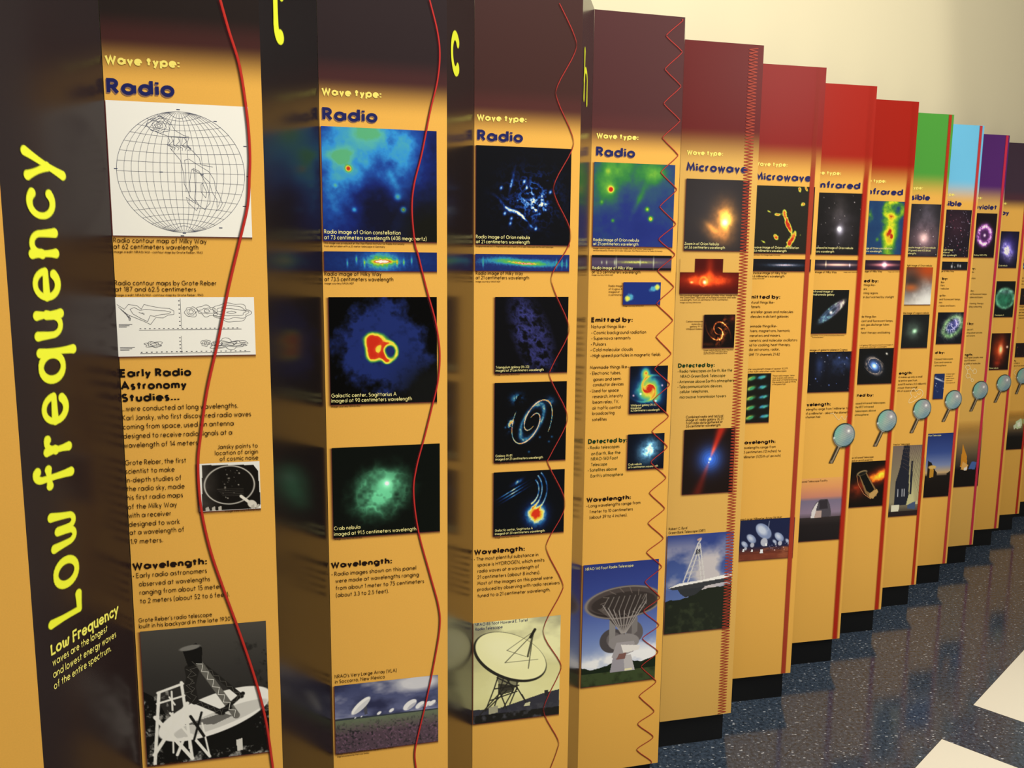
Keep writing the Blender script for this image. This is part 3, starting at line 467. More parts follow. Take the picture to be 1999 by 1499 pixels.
def p_spitzer(c):
    c.mix(c.X*0+1, '15100d'); n = c.nz(7, 5, .65); v = c.g(.78, .33, .4, .13, -20)*(.4+1.0*n); c.add(np.clip(v*1.4, 0, 1), 'b0300e'); c.add(np.clip(v-.35, 0, 1)*1.6, 'e8b820'); c.add(c.g(.1, .62, .25, .18)*n*.9, '98280e')
    c.mix(c.poly([(.14, .24), (.34, .20), (.68, .62), (.72, .78), (.55, .84), (.38, .7)]), '8a6a42'); c.mix(c.poly([(.17, .27), (.33, .23), (.64, .63), (.55, .72), (.42, .66)]), '11120f'); c.mix(c.el(.25, .25, .13, .05, -15), '9a845c'); c.mix(c.el(.26, .26, .1, .035, -15), '1e1c18'); c.mix(c.poly([(.5, .72), (.72, .62), (.76, .7), (.62, .84), (.5, .8)]), 'c09a5c')
    c.ln([(.1, .3), (.16, .5), (.34, .72), (.55, .84)], 1.6, 'd08a58')
def p_orion_vis(c):
    c.mix(c.X*0+1, '28262a'); n = c.nz(5, 5, .6); c.add(c.g(.5, .66, .28, .25)*(.2+.9*n), '88606a'); c.add(c.g(.5, .3, .22, .36)*.5*n, '90849a'); c.add(c.g(.47, .64, .1, .1)*.8, 'c0a090'); c.stars(18, 'e0e8f0', .008)
def p_orion_vis2(c):
    c.grad([(0, '7a3a22'), (.3, '8a6050'), (.55, '7a7274'), (1, 'c0bab0')]); n = c.nz(4, 5, .6); c.mix(np.clip((n-.45)*3, 0, 1)*c.Y, 'e8e2d8'); c.mix(c.g(.2, .35, .35, .3)*1., '3a3432'); c.mix(np.clip(c.g(.85, .05, .4, .25), 0, 1), 'b84a1e'); c.mix(np.clip(c.g(.15, .55, .22, .1)*.9, 0, 1), 'c0602a'); c.mix(np.clip(c.g(.9, .9, .4, .3), 0, 1), 'ecebe6')
def p_lagoon(c):
    c.mix(c.X*0+1, '1c1e1e'); n = c.nz(7, 4); c.add(c.g(.38, .48, .24, .24)*(.2+.6*n), '6a8a78'); c.add(c.g(.42, .5, .07, .06), '98d8a0')
def p_dome(c):
    c.grad([(0, '7a6a60'), (.4, '8a7f66'), (.8, '9a8f70'), (1, '2a2426')]); c.mix((c.X > .5)*np.clip(c.Y*1.3, 0, 1)*(c.Y < .85), 'c9c490')
    for k in range(9): c.ln([(.3+.08*k, 0), (.55+.07*k, .2), (.75+.05*k, .45), (.85+.03*k, .8)], .8, '5a4c48')
    for k in range(6): c.ln([(.3, .04+.05*k), (.7, .06+.07*k), (1, .2+.1*k)], .7, '6a5c54')
    c.mix(c.poly([(.1, .5), (.22, .3), (.3, 0), (.52, 0), (.56, .3), (.62, .7), (.55, .85), (.1, .85)]), '242733'); c.mix(c.poly([(.62, .22), (.7, .22), (.72, .7), (.64, .7)]), '262833')
    for x in (.2, .36, .44): c.mix(c.seg(x, .62, x+.01, .72, .012), 'cfd2d8')
    c.mix(c.poly([(0, .84), (.3, .84), (.28, .93), (.0, .93)]), 'e6e2c8'); c.mix(c.poly([(.6, .85), (.9, .8), (.9, .92), (.6, .9)]), '4a5a7a'); c.mix((c.Y > .93)*1., '2c2222')
def p_star_field(c):
    c.mix(c.X*0+1, '1e1a22'); n = c.nz(4, 4); c.add(c.g(.3, .3, .4, .4)*n*.3, '7a3040'); c.stars(90, 'c8c8e8', .008); c.stars(16, 'd0607a', .014)
def p_strip_vis(c):
    c.mix(c.X*0+1, '1b1b20'); 
    for x, y, r, k in ((.35, .6, .2, .9), (.6, .5, .18, .8), (.7, .55, .16, 1), (.47, .7, .1, .6), (.37, .2, .1, .4)): c.add(c.g(x, y, r*.6, r)*k*(.5+c.nz(14)), 'c8c8c8')
def p_orion_xn(c):
    c.mix(c.X*0+1, '15171b'); n = c.nz(8, 5, .65); r = 1-2*np.abs(c.nz(7, 4, .6)-.5); e = c.g(.58, .45, .36, .25, -40)
    c.add(e*(.2+.9*n), '3a48a0'); c.add(c.ring(.58, .45, .36, .26, .07, -40)*n*1.2, '6aa03a'); c.add(e*np.clip((r-.8)*4, 0, 1), 'e8d8c8'); c.add(c.g(.7, .3, .16)*n*.6, '9a70c0')
def p_small_blue(c):
    c.mix(c.X*0+1, '22305c'); c.stars(30, 'ffffff', .014); c.mix(c.g(.35, .22, .3, .03, 20), 'e8ecf4')
def p_obs_dusk(c):
    c.grad([(0, '26356e'), (.3, '3a4f90'), (.5, '7a88b0'), (.62, 'c8a878'), (.66, '6a5a48'), (.67, '1c1714'), (1, '16110f')]); c.mix(c.poly([(0, .42), (.16, .46), (.3, .56), (.42, .62), (.42, .7), (0, .75)]), '201a16'); c.mix(c.poly([(.1, .5), (.26, .54), (.28, .68), (.1, .7)]), 'c08a2c'); c.mix(c.el(.2, .53, .07, .03), 'd8b060'); c.mix(c.poly([(.84, .64), (1, .6), (1, .7), (.84, .7)]), '1a1512')
def p_uv_ring(c):
    c.mix(c.X*0+1, '1b1418'); n = c.nz(9, 4); n = c.nz(14, 3, .7); v = c.ring(.44, .5, .17, .20, .06)*(.3+1.2*n); c.add(v, '9048a8'); c.add(c.ring(.44+.0*n, .5, .17, .20, .03)*np.clip((n-.25)*2.6, 0, 1.2), 'f0d8f0'); c.add(c.g(.44, .5, .15, .18)*.5, '6a3090'); c.add(c.g(.45, .5, .03), 'fff0ff')
def p_uv_sat(c):
    c.grad([(0, 'c99a4a'), (.25, 'a8834a'), (.5, '6a5a42'), (.68, '3a342c'), (.74, '191513'), (1, '15110f')]); c.mix(c.poly([(.2, .36), (.42, .55), (.44, .66), (.3, .72), (.16, .7)]), 'd8902a'); c.mix(c.poly([(.26, .62), (.5, .68), (.46, .76), (.2, .74)]), 'e8b060'); c.mix(c.poly([(.34, .72), (.46, .7), (.46, .75), (.34, .76)]), 'f4ece0'); c.mix(c.poly([(.52, .74), (.64, .63), (.86, .64), (.8, .75)]), '4a68a8')
def p_crab_x(c):
    c.mix(c.X*0+1, '17151f'); n = c.nz(7, 4); c.add(c.g(.45, .45, .3, .35)*(.4+.5*n), '3a30a0'); n = c.nz(12, 4, .65); c.add(c.g(.38, .54, .16, .24, -30)*(.1+1.3*n), 'b0a8e8'); c.add(c.g(.36, .54, .10, .17, -30)*np.clip((n-.35)*2.5, 0, 1), 'ffffff')
def p_cas_a(c):
    c.mix(c.X*0+1, '141a17'); n = c.nz(9, 4, .65); v = c.el(.48, .48, .30, .27, 0, .12); c.add(v*(.2+.7*n), '2f9a70'); c.add(c.ring(.48, .48, .29, .27, .04)*n, '8ad0a8'); c.add(c.g(.52, .3, .2, .06)*.7*n, 'a05aa0')
def p_flame(c):
    c.mix(c.X*0+1, '1a100e'); n = c.nz(6, 4); c.add(c.g(.42, .42, .2, .32)*(.5+.8*n), 'c03a10'); c.add(c.g(.5, .45, .06, .12), 'ffd0a0'); c.add(c.g(.85, .38, .03), 'ffe8d0'); c.add(c.g(.4, .8, .14, .16)*n, '902010')
def p_dark_frame(c): c.mix(c.X*0+1, '241a1a'); c.stars(10, 'c87050', .03)
def p_chandra(c):
    c.grad([(0, 'c8963c'), (.25, 'b08540'), (.45, '7a6440'), (.6, '3a3128'), (.7, '1c1916'), (1, '191512')])
    c.mix(c.poly([(.42, .3), (.7, .22), (.78, .34), (.74, .46), (.5, .5), (.42, .42)]), 'c8d8a8'); c.mix(c.poly([(.5, .34), (.66, .3), (.68, .42), (.54, .44)]), 'eef0d8'); c.mix(c.poly([(.76, .24), (.92, .26), (.9, .38), (.8, .36)]), 'a8b070'); c.mix(c.poly([(.3, .4), (.42, .36), (.44, .46), (.34, .5)]), 'd0d8b8')
def p_atmosphere(c): c.grad([(0, '3a2a20'), (1, '241a18')])

# ---------------------------------------------------------------- materials
PANEL_Z = .1027                                                      # underside of the printed boards
PANEL_H = 1.9933
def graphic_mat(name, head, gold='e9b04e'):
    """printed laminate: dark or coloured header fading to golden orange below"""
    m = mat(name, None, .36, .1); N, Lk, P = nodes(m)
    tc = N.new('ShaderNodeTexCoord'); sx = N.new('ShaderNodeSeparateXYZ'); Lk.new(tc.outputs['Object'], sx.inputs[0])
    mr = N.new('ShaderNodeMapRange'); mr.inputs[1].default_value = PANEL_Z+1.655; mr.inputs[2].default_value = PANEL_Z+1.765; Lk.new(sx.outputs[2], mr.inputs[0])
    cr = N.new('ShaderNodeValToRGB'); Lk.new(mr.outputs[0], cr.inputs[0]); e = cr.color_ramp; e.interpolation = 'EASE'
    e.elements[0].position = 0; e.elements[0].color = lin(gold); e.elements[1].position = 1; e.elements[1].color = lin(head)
    if head in ('251d1b', '2d2224', '432825', '502a2b', '40303d'):
        k = e.elements.new(.62); c0, c1 = np.array(lin('6a3330')), np.array(lin(head)); k.color = tuple(c0*.3+c1*.7)
    nz = N.new('ShaderNodeTexNoise'); nz.inputs['Scale'].default_value = 420; nz.inputs['Detail'].default_value = 2; Lk.new(tc.outputs['Object'], nz.inputs['Vector'])
    mx = N.new('ShaderNodeMix'); mx.data_type = 'RGBA'; mx.blend_type = 'MULTIPLY'; mx.inputs[0].default_value = .10
    Lk.new(cr.outputs[0], mx.inputs[6]); Lk.new(nz.outputs[0], mx.inputs[7]); Lk.new(mx.outputs[2], P.inputs['Base Color'])
    bp = N.new('ShaderNodeBump'); bp.inputs['Strength'].default_value = .02; bp.inputs['Distance'].default_value = .001; Lk.new(nz.outputs[0], bp.inputs['Height']); Lk.new(bp.outputs[0], P.inputs['Normal'])
    return m
def side_mat(name, col):
    m = mat(name, col, .18, .45); N, Lk, P = nodes(m); P.inputs['IOR'].default_value = 1.45
    tc = N.new('ShaderNodeTexCoord'); nz = N.new('ShaderNodeTexNoise'); nz.inputs['Scale'].default_value = 300; Lk.new(tc.outputs['Object'], nz.inputs['Vector'])
    mr = N.new('ShaderNodeMapRange'); mr.inputs[3].default_value = .17; mr.inputs[4].default_value = .24; Lk.new(nz.outputs[0], mr.inputs[0]); Lk.new(mr.outputs[0], P.inputs['Roughness'])
    return m
def print_mat():
    m = mat('printed_colour', None, .38, .1); N, Lk, P = nodes(m)
    a = N.new('ShaderNodeAttribute'); a.attribute_name = 'Col'; Lk.new(a.outputs['Color'], P.inputs['Base Color']); Lk.new(a.outputs['Alpha'], P.inputs['Alpha'])
    return m
PRINT = print_mat()
BLACK = mat('black_plinth_laminate', '0b0b0b', .45, .3)
BODY = mat('column_core', '2a2322', .5, .3)

# ---------------------------------------------------------------- the setting
ROW = .7864                                                          # heading of the row of columns
RD = np.array([math.cos(ROW), math.sin(ROW)]); RN = np.array([-RD[1], RD[0]])
def floor_mat():
    m = mat('blue_speckled_floor_tile', None, .1, .5); N, Lk, P = nodes(m)
    tc = N.new('ShaderNodeTexCoord')
    mp = N.new('ShaderNodeMapping'); mp.inputs['Rotation'].default_value = (0, 0, -math.pi/4); Lk.new(tc.outputs['Object'], mp.inputs[0])
    sx = N.new('ShaderNodeSeparateXYZ'); Lk.new(mp.outputs[0], sx.inputs[0]); p, q = sx.outputs[0], sx.outputs[1]
    M = lambda op, a, b=None, c=None: math_node(N, Lk, op, a, b, c)
    # white squares, three tiles wide, set in one-tile bands; p runs along the row, q away from it
    pp = M('FLOORED_MODULO', M('SUBTRACT', p, 3.070), 1.219); qq = M('FLOORED_MODULO', M('SUBTRACT', M('MULTIPLY', q, -1.), -.814), 1.219)
    white = M('MULTIPLY', M('LESS_THAN', pp, .915), M('LESS_THAN', qq, .915)); white = M('MULTIPLY', white, M('LESS_THAN', q, .814))
    n1 = N.new('ShaderNodeTexNoise'); n1.inputs['Scale'].default_value = 90; n1.inputs['Detail'].default_value = 4; Lk.new(tc.outputs['Object'], n1.inputs['Vector'])
    cr = N.new('ShaderNodeValToRGB'); Lk.new(n1.outputs[0], cr.inputs[0]); cr.color_ramp.elements[0].position = .35; cr.color_ramp.elements[1].position = .7
    cr.color_ramp.elements[0].color = lin('28323e'); cr.color_ramp.elements[1].color = lin('4a596c')
    flk = None
    for k, (sc, ang, st, th, ch) in enumerate(((42, .5, 2.8, .12, .15), (54, -.7, 2.4, .11, .16), (36, 1.5, 1.8, .075, .12), (150, .2, 1.4, .16, .12), (230, 1.1, 1.2, .16, .16))):
        q_ = N.new('ShaderNodeMapping'); q_.inputs['Rotation'].default_value = (0, 0, ang); q_.inputs['Location'].default_value = (k*3.1, k*1.7, 0); q_.inputs['Scale'].default_value = (1, st, 1); Lk.new(tc.outputs['Object'], q_.inputs[0])
        v = N.new('ShaderNodeTexVoronoi'); v.voronoi_dimensions = '2D'; v.inputs['Scale'].default_value = sc; Lk.new(q_.outputs[0], v.inputs['Vector'])
        sp = N.new('ShaderNodeSeparateColor'); Lk.new(v.outputs['Color'], sp.inputs[0])
        f = M('MULTIPLY', M('LESS_THAN', v.outputs['Distance'], M('MULTIPLY', sp.outputs[1], th*1.9)), M('LESS_THAN', sp.outputs[0], ch))
        f = M('MULTIPLY', f, M('ADD', .35, M('MULTIPLY', sp.outputs[2], .65)))
        if k > 2: f = M('MULTIPLY', f, .3)
        flk = f if flk is None else M('MAXIMUM', flk, f)
    m1 = N.new('ShaderNodeMix'); m1.data_type = 'RGBA'; Lk.new(flk, m1.inputs[0]); Lk.new(cr.outputs[0], m1.inputs[6]); m1.inputs[7].default_value = lin('d5dde6')
    # thin seams between the one-foot tiles
    seam = M('MAXIMUM', M('LESS_THAN', M('FLOORED_MODULO', M('SUBTRACT', p, 3.070), .3048), .0012), M('LESS_THAN', M('FLOORED_MODULO', M('SUBTRACT', q, .814), .3048), .0012))
    m2 = N.new('ShaderNodeMix'); m2.data_type = 'RGBA'; Lk.new(M('MULTIPLY', seam, .5), m2.inputs[0]); Lk.new(m1.outputs[2], m2.inputs[6]); m2.inputs[7].default_value = lin('10151d')
    m3 = N.new('ShaderNodeMix'); m3.data_type = 'RGBA'; Lk.new(white, m3.inputs[0]); Lk.new(m2.outputs[2], m3.inputs[6]); m3.inputs[7].default_value = lin('fbf6e2')
    Lk.new(m3.outputs[2], P.inputs['Base Color'])
    rr = N.new('ShaderNodeMapRange'); Lk.new(white, rr.inputs[0]); rr.inputs[3].default_value = .11; rr.inputs[4].default_value = .3; Lk.new(rr.outputs[0], P.inputs['Roughness'])
    return m
def wall_mat():
    m = mat('cream_wall_paint', 'e9deba', .6, .2); N, Lk, P = nodes(m)
    tc = N.new('ShaderNodeTexCoord'); nz = N.new('ShaderNodeTexNoise'); nz.inputs['Scale'].default_value = 220; nz.inputs['Detail'].default_value = 3; Lk.new(tc.outputs['Object'], nz.inputs['Vector'])
    bp = N.new('ShaderNodeBump'); bp.inputs['Strength'].default_value = .08; bp.inputs['Distance'].default_value = .002; Lk.new(nz.outputs[0], bp.inputs['Height']); Lk.new(bp.outputs[0], P.inputs['Normal'])
    return m
V, F = prism([(-6, -5), (12, -5), (12, 12), (-6, 12)], -.08, 0)
fl = obj('floor', V, F, floor_mat()); fl['kind'] = 'structure'

CORNER_IN = [(-0.8952, 1.0745), (-0.6237, 1.3471), (-0.3575, 1.6178), (-0.0862, 1.8912), (0.1898, 2.1629), (0.4623, 2.4378), (0.735, 2.711), (1.0077, 2.9842), (1.2803, 3.2574), (1.553, 3.5306), (1.8257, 3.8038), (2.0984, 4.077), (2.3711, 4.3502), (2.6437, 4.6234), (2.9164, 4.8966), (3.1894, 5.1699)]
CORNER_OUT = [(-0.6661, 1.132), (-0.4002, 1.402), (-0.1283, 1.6756), (0.1459, 1.9491), (0.4201, 2.2246), (0.694, 2.4954), (0.9659, 2.7633), (1.2388, 3.0381), (1.5123, 3.3149), (1.7828, 3.5888), (2.0548, 3.8619), (2.3247, 4.1377), (2.6047, 4.4079), (2.8761, 4.6822), (3.1491, 4.9555)]
PRINTS = {
 1: [
  ('T', 'wave_type', [(3.5, 1683.8, 106.5, 'Wave type:')]),
  ('T', 'title', [(3.9, 1640.8, 96.9, 'Radio')]),
  ('P', 'contour_globe', 1.1, 1427.5, 208.5, 1630.5, 0),
  ('T', 'caption', [(1.1, 1416.6, 137.6, 'Radio contour map of Milky Way'), (0.9, 1407.0, 125.0, 'at 62 centimeters wavelength')]),
  ('T', 'credit', [(1.0, 1400.7, 130.9, 'Image credit: NRAO/AUI - contour map by Grote Reber, 1943')]),
  ('T', 'caption', [(-0.6, 1350.5, 151.8, 'Radio contour maps by Grote Reber'), (-0.4, 1340.7, 120.0, 'at 187 and 62.5 centimeters')]),
  ('T', 'credit', [(-0.8, 1333.5, 131.0, 'Image credit: NRAO/AUI - contour map by Grote Reber, 1943')]),
  ('P', 'contour_strips', -1.1, 1237.8, 207.9, 1331.6, 0),
  ('T', 'subhead', [(-0.2, 1205.2, 107.0, 'Early Radio'), (-0.4, 1184.9, 99.3, 'Astronomy'), (-0.1, 1165.5, 87.0, 'Studies...')]),
  ('T', 'body', [(-0.2, 1149.9, 177.2, '...were conducted at long wavelengths.'), (-0.3, 1135.1, 197.6, 'Karl Jansky, who first discovered radio waves'), (-0.3, 1120.4, 169.8, 'coming from space, used an antenna'), (-0.4, 1105.3, 166.8, 'designed to receive radio signals at a'), (-0.4, 1090.1, 114.2, 'wavelength of 14 meters.')]),
  ('T', 'caption', [(142.5, 1081.7, 63.7, 'Jansky points to'), (138.0, 1071.5, 68.2, 'location of origin'), (144.9, 1061.2, 61.4, 'of cosmic noise')]),
  ('P', 'jansky', 109.9, 976.7, 207.9, 1058.2, 0),
  ('T', 'credit', [(150.1, 973.6, 56.3, 'Image courtesy NRAO/AUI')]),
  ('T', 'body', [(-0.3, 1061.3, 93.1, 'Grote Reber, the first'), (-0.5, 1047.1, 74.9, 'scientist to make'), (-0.3, 1032.4, 84.5, 'in-depth studies of'), (-0.4, 1017.9, 88.9, 'the radio sky, made'), (-0.3, 1003.3, 85.7, 'his first radio maps'), (0.1, 987.7, 75.1, 'of the Milky Way'), (0.1, 973.3, 65.6, 'with a receiver'), (0.2, 958.3, 78.2, 'designed to work'), (0.5, 944.4, 84.0, 'at a wavelength of'), (1.0, 928.7, 50.0, '1.9 meters.')]),
  ('T', 'heading', [(1.5, 885.1, 116.7, 'Wavelength:')]),
  ('T', 'body', [(1.7, 870.3, 115.7, '* Early radio astronomers'), (10.4, 855.4, 111.3, 'observed at wavelengths'), (10.6, 840.8, 132.9, 'ranging from about 15 meters'), (10.5, 825.8, 141.3, 'to 2 meters (about 52 to 6 feet).')]),
  ('T', 'caption', [(6.6, 792.9, 115.9, "Grote Reber's radio telescope"), (6.8, 782.5, 150.4, "built in his backyard in the late 1930's")]),
  ('P', 'reber_dish', 7.8, 533.8, 209.5, 776.6, 0),
  ('T', 'credit', [(10.6, 533.1, 51.9, 'Image courtesy NRAO/AUI')]),
  ('W', 4.0, 'b4261f', [(173.2, 1788.0), (184.3, 1743.6), (198.5, 1691.0), (207.4, 1613.9), (209.4, 1558.9), (207.5, 1523.1), (203.6, 1478.9), (190.9, 1427.7), (169.9, 1348.2), (149.2, 1257.1), (130.4, 1181.9), (117.0, 1105.6), (111.1, 1058.5), (112.2, 988.8), (123.8, 912.7), (143.1, 839.1), (167.5, 754.2), (190.0, 667.4), (204.7, 589.3), (213.4, 501.6)], 1),
 ],
 2: [
  ('T', 'wave_type', [(4.9, 1690.5, 108.4, 'Wave type:')]),
  ('T', 'title', [(5.4, 1646.6, 100.3, 'Radio')]),
  ('P', 'orion_408', 2.7, 1427.6, 216.5, 1635.2, 0),
  ('T', 'photo_caption', [(4.1, 1440.8, 142.5, 'Radio image of Orion constellation'), (3.8, 1430.4, 192.5, 'at 73 centimeters wavelength (408 megahertz)')]),
  ('T', 'credit', [(3.7, 1421.9, 150.2, 'This image was produced at the Max Planck Institute for Radio Astronomy'), (3.5, 1416.2, 113.5, 'from data taken with a 25-meter telescope in Germany')]),
  ('P', 'strip_408', 3.0, 1371.8, 216.4, 1408.1, 0),
  ('T', 'caption', [(2.9, 1362.9, 106.8, 'Radio image of Milky Way'), (2.7, 1352.8, 129.2, 'at 73.5 centimeters wavelength')]),
  ('T', 'credit', [(3.0, 1346.8, 54.4, 'Image courtesy NASA/ADF')]),
  ('P', 'sgr_a90', 9.5, 1116.0, 215.9, 1322.5, 0),
  ('T', 'photo_caption', [(11.0, 1130.4, 124.7, 'Galactic center, Sagittarius A'), (10.8, 1120.5, 154.9, 'imaged at 90 centimeters wavelength')]),
  ('T', 'credit', [(10.4, 1111.0, 55.2, 'Image courtesy NRAO/AUI')]),
  ('P', 'crab_green', 9.5, 850.1, 220.9, 1031.3, 0),
  ('T', 'photo_caption', [(10.5, 866.2, 51.3, 'Crab nebula'), (10.3, 854.7, 162.2, 'imaged at 91.5 centimeters wavelength')]),
  ('T', 'credit', [(11.7, 846.2, 53.2, 'Image courtesy NRAO/AUI')]),
  ('T', 'heading', [(3.0, 789.5, 120.5, 'Wavelength:')]),
  ('T', 'body', [(4.0, 772.4, 168.0, '* Radio images shown on this panel'), (11.3, 757.9, 166.0, 'were made at wavelengths ranging'), (11.5, 742.8, 176.5, 'from about 1 meter to 75 centimeters'), (11.7, 728.1, 104.5, '(about 3.3 to 2.5 feet).')]),
  ('T', 'caption', [(5.9, 556.9, 124.8, "NRAO's Very Large Array (VLA)"), (6.1, 545.8, 100.3, 'in Soccorro, New Mexico')]),
  ('P', 'vla', 5.0, 392.5, 216.0, 540.3, 0),
  ('T', 'credit', [(7.6, 389.9, 114.7, 'Image courtesy NRAO/AUI and photographer Kelly Gatlin'), (7.5, 384.2, 64.7, 'Digital composite: Patricia Smiley')]),
  ('W', 2.8, 'b4262a', [(204.1, 1870.2), (218.3, 1817.0), (223.0, 1774.3), (218.1, 1725.2), (204.6, 1671.5), (188.3, 1592.9), (173.3, 1535.6), (168.8, 1487.7), (173.9, 1426.1), (180.7, 1400.9), (196.8, 1335.5), (213.1, 1275.5), (221.6, 1215.0), (217.8, 1157.4), (205.9, 1106.5), (190.3, 1044.9), (174.6, 987.0), (168.1, 933.7), (177.3, 852.4), (199.8, 762.0), (217.5, 691.3), (220.2, 645.1), (209.3, 575.0), (191.0, 484.2), (174.5, 414.2), (166.7, 372.0), (169.2, 337.4)], 1),
 ],
 3: [
  ('T', 'wave_type', [(5.3, 1690.9, 110.2, 'Wave type:')]),
  ('T', 'title', [(6.6, 1649.4, 101.4, 'Radio')]),
  ('P', 'orion_neb_21', 4.2, 1428.5, 219.2, 1638.9, 0),
  ('T', 'photo_caption', [(4.3, 1441.1, 121.6, 'Radio image of Orion nebula'), (4.4, 1430.8, 121.7, 'at 21 centimeters wavelength')]),
  ('T', 'credit', [(4.4, 1422.6, 176.4, 'Image produced by D.S. Shepherd with data taken with a radio telescope and the dish telescope')]),
  ('P', 'strip_21', 3.4, 1371.1, 219.2, 1407.5, 0),
  ('T', 'caption', [(4.3, 1362.2, 107.2, 'Radio image of Milky Way'), (4.3, 1352.5, 121.4, 'at 21 centimeters wavelength')]),
  ('T', 'credit', [(4.3, 1345.8, 55.9, 'Image courtesy NASA/ADF')]),
  ('P', 'triangulum', 48.5, 1142.1, 218.8, 1313.5, 0),
  ('T', 'photo_caption_small', [(50.4, 1153.4, 77.9, 'Triangulum galaxy (M-33)'), (50.5, 1146.1, 112.1, 'imaged at 21 centimeters wavelength')]),
  ('T', 'credit', [(49.7, 1137.7, 56.3, 'Image courtesy NRAO/AUI')]),
  ('P', 'm81_radio', 48.8, 936.8, 218.8, 1120.9, 0),
  ('T', 'photo_caption_small', [(51.4, 949.7, 39.0, 'Galaxy M-81'), (51.4, 941.9, 112.5, 'imaged at 21 centimeters wavelength')]),
  ('T', 'credit', [(51.1, 934.0, 55.9, 'Image courtesy NRAO/AUI')]),
  ('P', 'sgr_a20', 48.1, 762.7, 217.7, 914.0, 0),
  ('T', 'photo_caption_small', [(51.4, 773.7, 90.5, 'Galactic center, Sagittarius A'), (51.4, 765.6, 119.6, 'imaged at 20 centimeters wavelength')]),
  ('T', 'credit', [(51.5, 757.4, 58.3, 'Image courtesy NRAO/AUI')]),
  ('T', 'heading', [(2.5, 722.4, 121.1, 'Wavelength:')]),
  ('T', 'body', [(2.5, 707.2, 154.0, '* The most plentiful substance in'), (10.7, 692.7, 161.0, 'space is HYDROGEN, which emits'), (10.7, 677.9, 148.0, 'radio waves at a wavelength of'), (10.8, 663.0, 150.6, '21 centimeters (about 8 inches).'), (10.8, 648.1, 181.8, 'Most of the images on this panel were'), (10.9, 633.5, 199.2, 'produced by observing with radio receivers'), (10.9, 618.1, 176.1, 'tuned to a 21 centimeter wavelength.')]),
  ('P', 'tatel', 1.8, 302.8, 214.5, 555.7, 0),
  ('T', 'photo_title_navy', [(5.1, 548.0, 127.3, 'NRAO 85 foot Howard E. Tatel'), (6.2, 537.0, 65.4, 'Radio Telescope')]),
  ('W', 2.0, 'a32a2a', [(185.4, 1941.9), (221.5, 1876.1), (222.2, 1842.4), (184.7, 1772.3), (185.3, 1740.1), (219.9, 1669.2), (219.7, 1636.3), (183.0, 1568.6), (183.7, 1533.8), (218.4, 1467.3), (216.2, 1427.6), (180.0, 1366.9), (184.6, 1328.4), (217.5, 1258.7), (218.2, 1223.7), (181.6, 1153.8), (179.9, 1126.4), (217.5, 1053.8), (218.2, 1017.7), (181.0, 946.6), (178.0, 926.0), (216.4, 849.1), (214.9, 807.6), (180.9, 746.9), (179.0, 714.5), (215.7, 640.7), (214.9, 612.7), (177.0, 541.7), (176.4, 500.8), (214.7, 436.5), (213.9, 409.0), (181.5, 341.5), (178.2, 304.7), (213.2, 235.8), (212.3, 210.3), (195.3, 162.5)], 2),
 ],
 4: [
  ('T', 'wave_type', [(11.9, 1693.5, 111.1, 'Wave type:')]),
  ('T', 'title', [(12.3, 1651.2, 103.3, 'Radio')]),
  ('P', 'orion_green', 8.5, 1431.4, 226.0, 1636.3, 0),
  ('T', 'photo_caption', [(10.0, 1443.6, 122.9, 'Radio image of Orion nebula'), (9.7, 1433.7, 121.6, 'at 21 centimeters wavelength')]),
  ('T', 'credit', [(10.5, 1424.1, 162.5, 'Image constructed from a survey made with a 25-meter telescope in'), (10.6, 1419.0, 188.1, 'data produced by Stockert 25-m radio telescope, Max Planck Institute for Radio Astronomy')]),
  ('P', 'strip_12', 8.0, 1372.6, 225.1, 1409.3, 0),
  ('T', 'photo_caption', [(9.1, 1373.9, 109.3, 'Radio image of Milky Way')]),
  ('T', 'caption', [(8.0, 1363.7, 131.8, 'at 12.5 centimeters wavelength')]),
  ('T', 'credit', [(8.1, 1357.9, 57.8, 'Image courtesy NASA/ADF')]),
  ('P', 'cygnus_a', 94.5, 1284.9, 197.5, 1341.6, 0),
  ('T', 'small_note', [(54.1, 1329.8, 37.1, 'Radio image'), (54.3, 1322.1, 37.1, 'of Cygnus A'), (54.5, 1314.7, 30.2, 'imaged at'), (54.7, 1307.3, 38.6, '6 centimeters')]),
  ('T', 'credit', [(94.7, 1279.8, 56.5, 'Image courtesy NRAO/AUI')]),
  ('T', 'heading', [(9.6, 1240.9, 113.1, 'Emitted by:')]),
  ('T', 'body', [(10.0, 1225.3, 94.3, 'Natural things like~'), (11.1, 1210.1, 149.7, '* Cosmic background radiation'), (11.4, 1195.7, 106.5, '* Supernova remnants'), (10.4, 1180.7, 41.0, '* Pulsars'), (10.1, 1166.3, 115.1, '* Cold molecular clouds'), (10.3, 1151.2, 193.0, '* High speed particles in magnetic fields')]),
  ('T', 'body', [(9.1, 1120.9, 107.0, 'Manmade things like~'), (10.0, 1106.0, 84.4, '* Electronic tubes,'), (18.7, 1090.3, 78.4, 'gases and semi-'), (18.5, 1076.3, 83.9, 'conductor devices'), (10.5, 1060.6, 79.0, '* Used for space'), (18.4, 1045.7, 82.9, 'research, intercity'), (18.8, 1031.0, 72.2, 'beam relay, TV,'), (17.9, 1015.6, 78.6, 'air traffic control'), (18.3, 1001.6, 60.7, 'broadcasting'), (18.5, 985.5, 39.6, 'satellites')]),
  ('P', 'm51', 120.5, 1001.2, 226.0, 1125.5, 0),
  ('T', 'photo_caption_small', [(124.1, 1020.0, 72.4, 'Whirlpool galaxy (M-51)'), (124.3, 1013.1, 30.3, 'imaged at'), (124.5, 1006.3, 81.3, '6.2 centimeters wavelength')]),
  ('T', 'heading_green', [(8.7, 926.5, 108.4, 'Detected by:')]),
